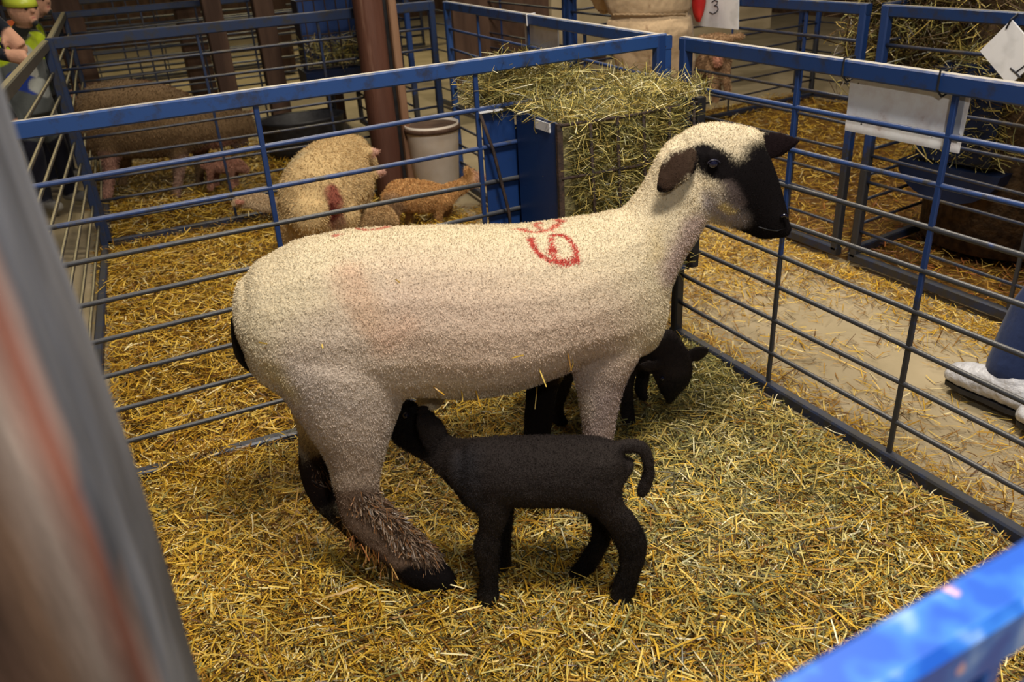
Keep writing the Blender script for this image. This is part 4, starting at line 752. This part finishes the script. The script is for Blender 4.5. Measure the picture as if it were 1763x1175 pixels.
# long blank board on the right panel
th = thing('white_board', 'long blank dirty white board tied under the top rail of the right panel', 'sign', loc=(.036, -1.03, 1.1)); xb = .045
q = [XP0.at(1459, 131), XP0.at(1667, 167), XP0.at(1656, 248), XP0.at(1457, 210)]; ys = (-.835, -1.228); 
m_, t_, b_ = nt('dirty board'); g_ = N(t_, 'ShaderNodeNewGeometry'); n_ = N(t_, 'ShaderNodeTexNoise', i_Scale=16.0, i_Detail=8.0, i_Roughness=.65); t_.links.new(g_.outputs['Position'], n_.inputs[0]); v_ = N(t_, 'ShaderNodeTexVoronoi', i_Scale=22.0, i_Randomness=1.0); t_.links.new(g_.outputs['Position'], v_.inputs[0])
c1_ = ramp(t_, n_.outputs[0], [(.42, (.92, .93, .96)), (.62, (.82, .78, .79)), (.72, (.55, .45, .42))]); c2_ = ramp(t_, v_.outputs[0], [(.05, (.06, .05, .05)), (.09, (1, 1, 1))])
mx_ = N(t_, 'ShaderNodeMix', data_type='RGBA', blend_type='MULTIPLY', i_0=1.0); t_.links.new(c1_, mx_.inputs[6]); t_.links.new(c2_, mx_.inputs[7]); t_.links.new(mx_.outputs[2], b_.inputs['Base Color']); b_.inputs['Roughness'].default_value = .5; M['board'] = m_
mb = MB(); z0a, z1a = 1.003, 1.172
P8 = [(xb, ys[0], z1a), (xb, ys[1], z1a-.004), (xb, ys[1]+.004, z0a+.004), (xb, ys[0]-.002, z0a)]
mb.add([*P8, *[(x+.006, y, z) for x, y, z in P8]], [(0, 1, 2, 3), (7, 6, 5, 4), (0, 4, 5, 1), (1, 5, 6, 2), (2, 6, 7, 3), (3, 7, 4, 0)]).build('board', M['board'], th)
for y in (-.845, -1.165): mb = MB(); mb.tube([(-.001, y, 1.17), (-.001, y, 1.219), (.041, y, 1.221), (.052, y, 1.16), (.02, y, 1.15), (-.001, y, 1.17)], .003, 6); mb.build('cable_tie', M['black'], th)
mb = MB(); mb.box((xb-.002, -1.20, 1.10), (.002, .035, .12)); mb.build('grey_tape', noisy('grey tape', (.33, .35, .42), (.42, .44, .50), 30, .4, 0), th)
# board with a 3
th = thing('number_board', 'white board with a handwritten 3 hung across the aisle beside the tan coverall', 'sign', loc=(1.22, 1.25, 1.2)); XT = Pl((1.225, 1.2, 0), 90)
A_ = [XT.at(1168, -6), XT.at(1271, -6), XT.at(1270, 51), XT.at(1172, 42)]
mb = MB(); mb.add([tuple(p) for p in A_]+[(p.x+.008, p.y, p.z) for p in A_], [(0, 1, 2, 3), (7, 6, 5, 4), (0, 4, 5, 1), (1, 5, 6, 2), (2, 6, 7, 3), (3, 7, 4, 0)]).build('board', M['sign'], th)
T_ = lambda u, v: XT.at(u, v, 0)+Vector((-.002, 0, 0))
ink_strokes('numeral', T_, [[(1226, 4), (1231, 0), (1236, 2), (1235, 7), (1230, 10), (1236, 11), (1237, 16), (1234, 21), (1228, 24), (1222, 21)]], .0028, th)
# diamond board
th = thing('diamond_board', 'white board hung by one corner as a diamond at the right edge, short ink line', 'sign', loc=(1.2, -.55, 1.0)); XT2 = Pl((1.215, -.5, 0), 90)
A_ = [XT2.at(1741, 34), XT2.at(1687, 88), XT2.at(1737, 148)]; A_.append(A_[0]+A_[2]-A_[1])
mb = MB(); mb.add([tuple(p) for p in A_]+[(p.x+.008, p.y, p.z) for p in A_], [(0, 1, 2, 3), (7, 6, 5, 4), (0, 4, 5, 1), (1, 5, 6, 2), (2, 6, 7, 3), (3, 7, 4, 0)]).build('board', M['sign'], th)
T2 = lambda u, v: XT2.at(u, v, 0)+Vector((-.002, 0, 0))
ink_strokes('ink_mark', T2, [[(1740, 117), (1749, 125), (1758, 134)], [(1749, 125), (1766, 112), (1778, 100)]], .0028, th)
mb = MB(); mb.tube([T2(1733, 49), T2(1741, 34), XT2.at(1743, 30)+Vector((.03, 0, .01))], .004, 6); mb.build('cable_tie', M['black'], th)
# small boards further away
th = thing('small_board', 'small greyish board hung on the panel behind the hay, beyond the long top rail', 'sign', loc=(0, 1.2, 1.1))
mb = MB(); mb.box((.142, 1.26, 1.07), (.008, .40, .20), Matrix.Rotation(-.07, 3, 'Z')).build('board', M['sign'], th)
for y in (1.33,): mb = MB(); mb.tube([(.10, y, 1.16), (.098, y, 1.214), (.145, y, 1.217), (.150, y, 1.13)], .004, 6); mb.build('cable_tie', M['sign'], th)
tag(MB().box((1.24, 2.95, 1.25), (.008, .30, .22)).build('far_board', M['sign']), 'small white board at the very top edge, above the hay', 'sign')

# ------------------------------------------------------------------ people
SKIN = (.50, .27, .18)
def person_mesh(mb, name, items, base, label, voxel=.011, sm=5):
    th = empty(name); tag(th, label, 'person')
    o = remesh('body', mb, voxel, sm, M['cloth'], th); paint(o, base, items, jitter=.05, nz=.004); return th, o
def hand(mb, w, d, upv, side, sc=1.0, curl=.9):
    """palm and five bent fingers from the wrist w along d; upv = back of hand, side = towards the little finger"""
    d = Vector(d).normalized(); s_ = Vector(side).normalized(); u_ = Vector(upv).normalized()
    mb.tube([w-d*.03*sc, w+d*.02*sc, w+d*.06*sc, w+d*.085*sc], [.026*sc, .030*sc, .036*sc, .034*sc], 12)
    for k, ln in enumerate((.075, .085, .08, .062)):
        b = w+d*.085*sc+s_*(-.030+.020*k)*sc; a = curl
        p1 = b+(d*math.cos(a*.5)-u_*math.sin(a*.5))*ln*.42*sc; p2 = p1+(d*math.cos(a*1.3)-u_*math.sin(a*1.3))*ln*.33*sc; p3 = p2+(d*math.cos(a*2.0)-u_*math.sin(a*2.0))*ln*.27*sc
        mb.tube([b, p1, p2, p3], [.0105*sc, .0098*sc, .0088*sc, .0075*sc], 8)
    b = w+d*.03*sc-s_*.03*sc; p1 = b-s_*.028*sc+d*.02*sc-u_*.01*sc; p2 = p1+d*.03*sc-u_*.015*sc; mb.tube([b, p1, p2], [.014*sc, .012*sc, .009*sc], 8)
# adult at the left rail, dark jacket
mb = MB(); ap = Vector((-2.70, 2.0, 0))
for sg in (-1, 1): seg3(mb, [ap+Vector((.02, sg*.1, .95)), ap+Vector((.04, sg*.12, .5)), ap+Vector((.0, sg*.13, .08))], [.10, .075, .06]); seg3(mb, [ap+Vector((-.04, sg*.13, .05)), ap+Vector((.17, sg*.15, .04))], [.05, .045])
mb.rings([[ap+Vector((.0+x0+rx*math.cos(2*math.pi*k/18), ry*math.sin(2*math.pi*k/18), z)) for k in range(18)] for x0, rx, ry, z in [(0, .05, .05, .82), (0, .15, .19, .88), (0, .15, .20, 1.05), (.02, .16, .21, 1.25), (.04, .15, .23, 1.40), (.05, .12, .20, 1.50), (.06, .06, .07, 1.56)]])
mb.tube([ap+Vector((.06, 0, 1.5)), ap+Vector((.08, 0, 1.60))], [.06, .055], 12); hc = ap+Vector((.11, 0, 1.72)); mb.ball(hc, .10, 16, 12, (1.0, .8, 1.2)); mb.ball(hc+Vector((.10, 0, -.02)), .018, 8, 6); mb.ball(hc+Vector((.08, 0, -.08)), .03, 8, 6)
w1 = Vector((-2.262, 2.08, 1.325)); w2 = Vector((-2.285, 1.99, 1.222))
seg3(mb, [ap+Vector((.04, .2, 1.44)), ap+Vector((.16, .26, 1.34)), w1+Vector((-.03, .0, .03))], [.075, .06, .042]); seg3(mb, [ap+Vector((.04, -.2, 1.44)), ap+Vector((.14, -.25, 1.2)), w2+Vector((-.05, .0, .02))], [.075, .06, .042])
hand(mb, w1, (.35, -.12, -.75), (.5, -.75, .4), (.7, .7, .1), 1.1, 1.5); hand(mb, w2, (.85, -.1, -.2), (.1, 0, 1), (.1, -1, 0), 1.0, 1.5)
th, o = person_mesh(mb, 'person', [(tuple(w1+Vector((.03, -.01, -.055))), tuple(w1+Vector((.06, -.02, -.13))), .065, .01, SKIN), (tuple(w2+Vector((.065, 0, 0))), tuple(w2+Vector((.14, -.01, -.03))), .065, .01, SKIN), (tuple(hc), tuple(hc), .14, .01, SKIN),
    (tuple(ap+Vector((0, .1, .9))), tuple(ap+Vector((0, 0, .1))), .2, .05, (.010, .010, .022)), (tuple(ap+Vector((0, .13, .03))), tuple(ap+Vector((.15, .13, .03))), .07, .02, (.2, .2, .2)), (tuple(ap+Vector((0, -.13, .03))), tuple(ap+Vector((.15, -.13, .03))), .07, .02, (.2, .2, .2))],
    (.007, .009, .016), 'adult in a dark jacket, hands resting on the left rail beside the timber post', .0075)
hb = MB().ball(hc+Vector((-.02, 0, .025)), .108, 18, 12, (1.0, .84, 1.1)); h_ = hb.build('hair', M['darkwood'], th, smooth=True)
# two children in bright jackets
def child(label, x, y, hz, face, jackets, cap, extra=None, turn=0, lean=0.0):
    mb = MB(); p = Vector((x, y, 0)); k = hz/1.32; R = Matrix.Rotation(math.radians(turn), 3, 'Z'); V = lambda a, b, c_: p+R @ Vector((a*k, b*k, c_*k))
    for sg in (-1, 1):
        seg3(mb, [V(0, sg*.08, .68), V(.03, sg*.09, .36), V(0, sg*.10, .07)], [.085*k, .06*k, .05*k]); seg3(mb, [V(-.03, sg*.1, .045), V(.13, sg*.115, .035)], [.042*k, .038*k])
        seg3(mb, [V(.02, sg*.17, 1.06), V(.02, sg*.22, .84), V(.10, sg*.21, .64)], [.06*k, .05*k, .036*k])
    mb.rings([[V(x0+rx*math.cos(2*math.pi*q/18), ry*math.sin(2*math.pi*q/18), z) for q in range(18)] for x0, rx, ry, z in [(0, .04, .04, .58), (0, .13, .15, .63), (0, .13, .16, .8), (.01, .13, .17, .98), (.02, .10, .15, 1.09), (.03, .05, .06, 1.14)]])
    hcn = V(.06+lean, 0, 1.25); mb.tube([V(.03, 0, 1.06), V(.05+lean, 0, 1.18)], [.05*k, .045*k], 10); mb.ball(hcn, .088*k, 16, 12, (1, .85, 1.15)); mb.ball(hcn+R @ Vector((.088*k, 0, -.01)), .014*k, 8, 6); mb.ball(hcn+R @ Vector((.07*k, 0, -.07*k)), .026*k, 8, 6)
    for sg in (-1, 1): mb.ball(hcn+R @ Vector((0, sg*.077*k, -.005)), .018*k, 8, 6, (.7, .5, 1.2)); hand(mb, V(.115, sg*.21, .62), R @ Vector((.4, 0, -1)), R @ Vector((0, sg, 0)), R @ Vector((1, 0, 0)), .72*k, .5)
    its = [(tuple(V(0, .09, .62)), tuple(V(0, .1, .0)), .12*k, .02, (.015, .016, .03)), (tuple(V(0, -.09, .62)), tuple(V(0, -.1, .0)), .12*k, .02, (.015, .016, .03)),
           (tuple(V(-.04, .1, .02)), tuple(V(.15, .12, .02)), .055*k, .01, (.34, .33, .31)), (tuple(V(-.04, -.1, .02)), tuple(V(.15, -.12, .02)), .055*k, .01, (.34, .33, .31))]
    for a, b, r, c_ in jackets: its.append((tuple(V(*a)), tuple(V(*b)), r*k, .012, c_))
    for sg in (-1, 1): its.append((tuple(V(.13, sg*.21, .58)), tuple(V(.16, sg*.21, .50)), .055*k, .01, SKIN))
    its.append((tuple(hcn+R @ Vector((.08*k, -.022*k, -.045*k))), tuple(hcn+R @ Vector((.08*k, .022*k, -.045*k))), .006, .004, (.35, .12, .10)))
    its.insert(len(its)-1, (tuple(hcn+Vector((0, 0, .01))), tuple(hcn), .108*k, .01, SKIN))
    th, o = person_mesh(mb, 'person', its, (.03, .032, .035), label, .0075)
    mb = MB(); n = 18; rg = []
    for a in (0, .3, .6, .9, 1.2, 1.5): rg.append([hcn+R @ Vector((-.01+.104*k*math.cos(a)*math.cos(2*math.pi*q/n), .092*k*math.cos(a)*math.sin(2*math.pi*q/n), .022*k+.10*k*math.sin(a)+.012*math.cos(2*math.pi*q/n)*-1)) for q in range(n)])
    mb.rings(rg).build('cap', cap, th, smooth=True)
    for sg in (-1, 1): MB().ball(hcn+R @ Vector((.078*k, sg*.032*k, .008)), .009*k, 10, 8).build('eye', M['eye'], th, smooth=True)
    return th
HV = (.42, .54, .02); GR = (.10, .11, .11)
hvm = noisy('yellow helmet plastic', (.50, .58, .04), (.56, .64, .07), 6, .35, 0)
child('child in a yellow cap and grey and lime jacket, looking over the left rail', -2.38, 4.05, 1.40, None, [((-.02, 0, .66), (.02, 0, .9), .24, GR), ((.05, -.15, 1.02), (.05, .15, 1.02), .085, HV), ((.10, .0, .88), (.12, .0, 1.0), .05, (.45, .46, .42)), ((.1, -.1, .85), (.14, -.02, .80), .055, (.02, .05, .3)), ((.1, .0, .80), (.14, .08, .76), .055, (.4, .42, .4))], hvm, turn=-52, lean=.16)
child('child in a lime jacket behind the yellow-capped child, at the top left edge', -2.36, 4.75, 1.42, None, [((-.02, 0, .66), (.02, 0, 1.0), .25, (.03, .035, .04)), ((.10, -.14, .7), (.08, -.12, 1.05), .06, HV), ((.10, .14, .7), (.08, .12, 1.05), .06, HV), ((.12, 0, .7), (.13, 0, 1.05), .035, (.02, .03, .03)), ((.04, -.06, 1.1), (.06, .06, 1.1), .05, (.6, .12, .03))], M['black'], turn=-35, lean=.16)
# person in tan coveralls in the aisle, back to the viewer
PC = Pl((.74, 1.27, 0), -28); mb = MB(); s = lambda *a, **k: S(PC, *a, **k)
def hst(u0, u1, v, b, o_=0.0): return (PC.at(u0, v, o_), PC.at(u1, v, o_), PC.n*b)
loft_mb(mb, [hst(1060, 1160, -120, .10), hst(1034, 1185, -90, .13), hst(1030, 1196, -40, .15), hst(1038, 1192, -5, .155), hst(1046, 1188, 18, .15), hst(1050, 1190, 28, .148), hst(1044, 1194, 45, .17), hst(1052, 1192, 70, .17), hst(1062, 1188, 92, .14)], tane=0)
loft_mb(mb, [hst(1050, 1122, 60, .12), hst(1056, 1122, 100, .11), hst(1066, 1122, 150, .09), hst(1072, 1122, 210, .085), hst(1076, 1118, 300, .08), hst(1076, 1122, 365, .08, -.0)], tane=0)
loft_mb(mb, [hst(1118, 1192, 60, .12), hst(1124, 1197, 100, .11), hst(1132, 1190, 150, .09), hst(1136, 1186, 210, .085), hst(1136, 1178, 300, .08), hst(1134, 1180, 365, .08)], tane=0)
for u in (1098, 1158): p = PC.at(u, 372); p.z = .04; seg3(mb, [p, p-PC.n*.16], [.055, .05])
hp = PC.at(1112, -190, -.12); seg3(mb, [PC.at(1112, -110), hp], [.08, .06]); mb.ball(hp-PC.n*.02+Vector((0, 0, .06)), .105, 16, 12, (.9, 1, 1.15))
hd_l = PC.at(1040, 10, -.38); hd_r = PC.at(1196, -5, -.34)
seg3(mb, [PC.at(1045, -85), PC.at(1020, -40, -.08), hd_l], [.085, .065, .05]); seg3(mb, [PC.at(1182, -85), PC.at(1204, -40, -.08), hd_r], [.085, .065, .05])
hand(mb, hd_l-PC.n*.03, -PC.n, (0, 0, 1), -PC.h, 1.0, .8); hand(mb, hd_r-PC.n*.03, -PC.n, (0, 0, 1), PC.h, 1.0, .8)
TAN = (.50, .36, .22)
fold = lambda p, n: .006*noise.noise(Vector((p.x*9, p.y*9, p.z*16)))+.003*noise.noise(p*40)+(-.012 if abs(p.z-PC.at(1120, 25).z) < .012 else 0)
th = empty('person'); tag(th, 'person in tan coveralls standing in the aisle with back turned, red cloth in hand', 'person')
o = remesh('body', mb, .010, 4, M['cloth'], th, disp=fold)
its = [(tuple(hp), tuple(hp+Vector((0, 0, .1))), .14, .01, SKIN), (tuple(hd_l-PC.n*.05), tuple(hd_l-PC.n*.2), .06, .01, SKIN), (tuple(hd_r-PC.n*.05), tuple(hd_r-PC.n*.2), .06, .01, SKIN)]
for u in (1098, 1158): p = PC.at(u, 372); p.z = .03; its.append((tuple(p), tuple(p-PC.n*.16), .075, .01, (.03, .02, .015)))
for u in (1070, 1110, 1152): its.append((tuple(PC.at(u, 20, .17)), tuple(PC.at(u+3, 34, .17)), .006, .006, (.36, .23, .12)))
its.append((tuple(PC.at(1114, 40, .17)), tuple(PC.at(1118, 110, .13)), .006, .006, (.30, .19, .11)))
its.append((tuple(PC.at(1126, -60, .15)), tuple(PC.at(1116, 25, .16)), .005, .005, (.36, .24, .14)))
paint(o, TAN, its, .06, .004)
mb = MB(); mb.tube([PC.at(u, 25+.6*math.sin(u*.9), .148-((u-1118)/70.)**2*.10) for u in range(1056, 1184, 4)], .006, 6); mb.build('waist_elastic', noisy('tan elastic', (.34, .23, .13), (.48, .34, .2), 40, .8, .2), th)
mb = MB(); mb.ball(hp-PC.n*.03+Vector((0, 0, .09)), .112, 16, 12, (.9, 1, 1.05)); mb.build('hair', M['darkwood'], th, smooth=True)
mb = MB(); p = PC.at(1203, 0, -.15); mb.rings([[p+Vector((0, 0, dz))+PC.h*(.035*sc*math.cos(q))+PC.n*(.05*math.sin(q)) for q in [2*math.pi*k/12 for k in range(12)]] for dz, sc in ((.12, .9), (.05, 1.2), (-.02, 1.1), (-.07, .8), (-.11, .25))])
tag(mb.build('red_cloth', noisy('red fabric', (.50, .012, .012), (.62, .03, .02), 12, .7, .2), smooth=True), 'bright red cloth hanging beside the tan coverall', 'cloth')
# crouching person at the right edge: jeans and white shoe covers
mb = MB(); K = Pl((.66, -.98, 0), -22); toe = Vector(ground(1630, 655)); heel = Vector(ground(1775, 722)); toe.z = heel.z = 0
d = (heel-toe).normalized(); sdv = Vector((d.y, -d.x, 0))
ank = toe+d*.215+Vector((.02, .02, .125)); knee = ank+Vector((.20, -.02, .38)); hip = knee+Vector((.36, -.26, -.06))
th = empty('person'); tag(th, 'person crouching at the right edge in blue jeans and white plastic shoe covers', 'person')
seg3(mb, [ank+Vector((.02, -.01, .01)), (ank+knee)/2+Vector((0, 0, .02)), knee, (knee+hip)/2, hip], [.088, .095, .09, .10, .11])
toe2 = Vector(ground(1752, 725)); toe2.z = 0; ank2 = toe2+d*.27+Vector((0, 0, .10)); knee2 = ank2+Vector((.25, -.12, .36)); hip2 = hip+Vector((-.04, -.2, 0))
seg3(mb, [ank2+Vector((.02, -.01, .04)), (ank2+knee2)/2, knee2, (knee2+hip2)/2, hip2], [.072, .082, .085, .095, .11])
tor = (hip+hip2)/2; mb.rings([[tor+Vector((-.30*k_, .05*k_, z))+Vector((rx*math.cos(2*math.pi*q/16), ry*math.sin(2*math.pi*q/16), 0)) for q in range(16)] for k_, rx, ry, z in [(0, .1, .1, -.12), (0, .16, .2, 0), (.2, .15, .19, .2), (.6, .15, .2, .4), (.8, .10, .14, .52)]])
hdp = tor+Vector((-.28, .05, .68)); mb.tube([tor+Vector((-.24, .04, .5)), hdp], [.06, .06], 10); mb.ball(hdp+Vector((-.03, 0, .04)), .10, 14, 10, (1, .85, 1.15)); mb.ball(hdp+Vector((-.13, 0, .03)), .018, 8, 6)
for sg in (-1, 1):
    sh_ = tor+Vector((-.2, sg*.19, .46)); el = sh_+Vector((-.10, sg*.03, -.26)); wr = el+Vector((-.18, -sg*.05, -.02)); seg3(mb, [sh_, el, wr], [.07, .055, .04]); hand(mb, wr+Vector((-.03, 0, 0)), (-1, -sg*.2, -.1), (0, 0, 1), (0, sg, 0), 1, .7)
o = remesh('body', mb, .010, 4, M['cloth'], th, disp=lambda p, n: .005*noise.noise(Vector((p.x*14, p.y*14, p.z*9))))
its = [(tuple(hdp+Vector((-.03, 0, .04))), tuple(hdp), .13, .01, SKIN)]
for sg in (-1, 1): sh_ = tor+Vector((-.2, sg*.19, .46)); wr = sh_+Vector((-.28, -sg*.02, -.28)); its.append((tuple(wr), tuple(wr+Vector((-.18, -sg*.05, 0))), .06, .01, SKIN))
its.append((tuple(tor+Vector((0, 0, .25))), tuple(tor+Vector((-.2, 0, .5))), .26, .05, (.05, .05, .06)))
paint(o, (.016, .028, .085), its, .1, .004)
mb = MB(); mb.ball(hdp+Vector((-.01, 0, .065)), .106, 14, 10, (1, .9, 1.05)); mb.build('hair', M['darkwood'], th, smooth=True)
for tt in (toe, toe2):
    sh = MB(); rg = []
    for q, w_, h_, zc in ((-.005, .018, .02, .03), (.02, .042, .034, .04), (.07, .052, .045, .05), (.13, .05, .052, .055), (.19, .046, .062, .066), (.25, .045, .066, .07), (.30, .04, .055, .06), (.325, .02, .03, .045)):
        c_ = tt+d*q+Vector((0, 0, zc)); rg.append([c_+sdv*(w_*math.cos(2*math.pi*k/16))+Vector((0, 0, h_*math.sin(2*math.pi*k/16)*(1 if math.sin(2*math.pi*k/16) > 0 else .8))) for k in range(16)])
    rg = [[c0+(q-c0)*1.18 for q in r_] for r_ in rg for c0 in [sum(r_, Vector())/16-Vector((0, 0, .03))]]; sh.rings(rg); s_ = remesh('shoe_cover', sh, .007, 2, noisy('crinkled white plastic', (.50, .50, .54), (.62, .62, .66), 14, .35, .9, 45), th, disp=lambda p, n: .004*noise.noise(p*45))
    sl = MB(); rg = []
    for q, w_ in ((.0, .01), (.02, .04), (.09, .052), (.17, .045), (.26, .045), (.315, .03), (.325, .01)): c_ = tt+d*q; rg.append([c_+sdv*a*w_+Vector((0, 0, z)) for a, z in ((-1, .004), (1, .004), (1, .022), (-1, .022))])
    sl.rings(rg).build('shoe_sole', M['black'], th)
    mb = MB(); p = tt+d*.185+Vector((0, 0, .125)); mb.tube([p+sdv*.02*math.sin(k*1.3)+d*(.006*k)+Vector((0, 0, .012*math.sin(k*2.1))) for k in range(9)], .003, 6); mb.build('shoelace', noisy('neon lace', (.40, .75, .03), (.5, .85, .05), 20, .5, 0), th)
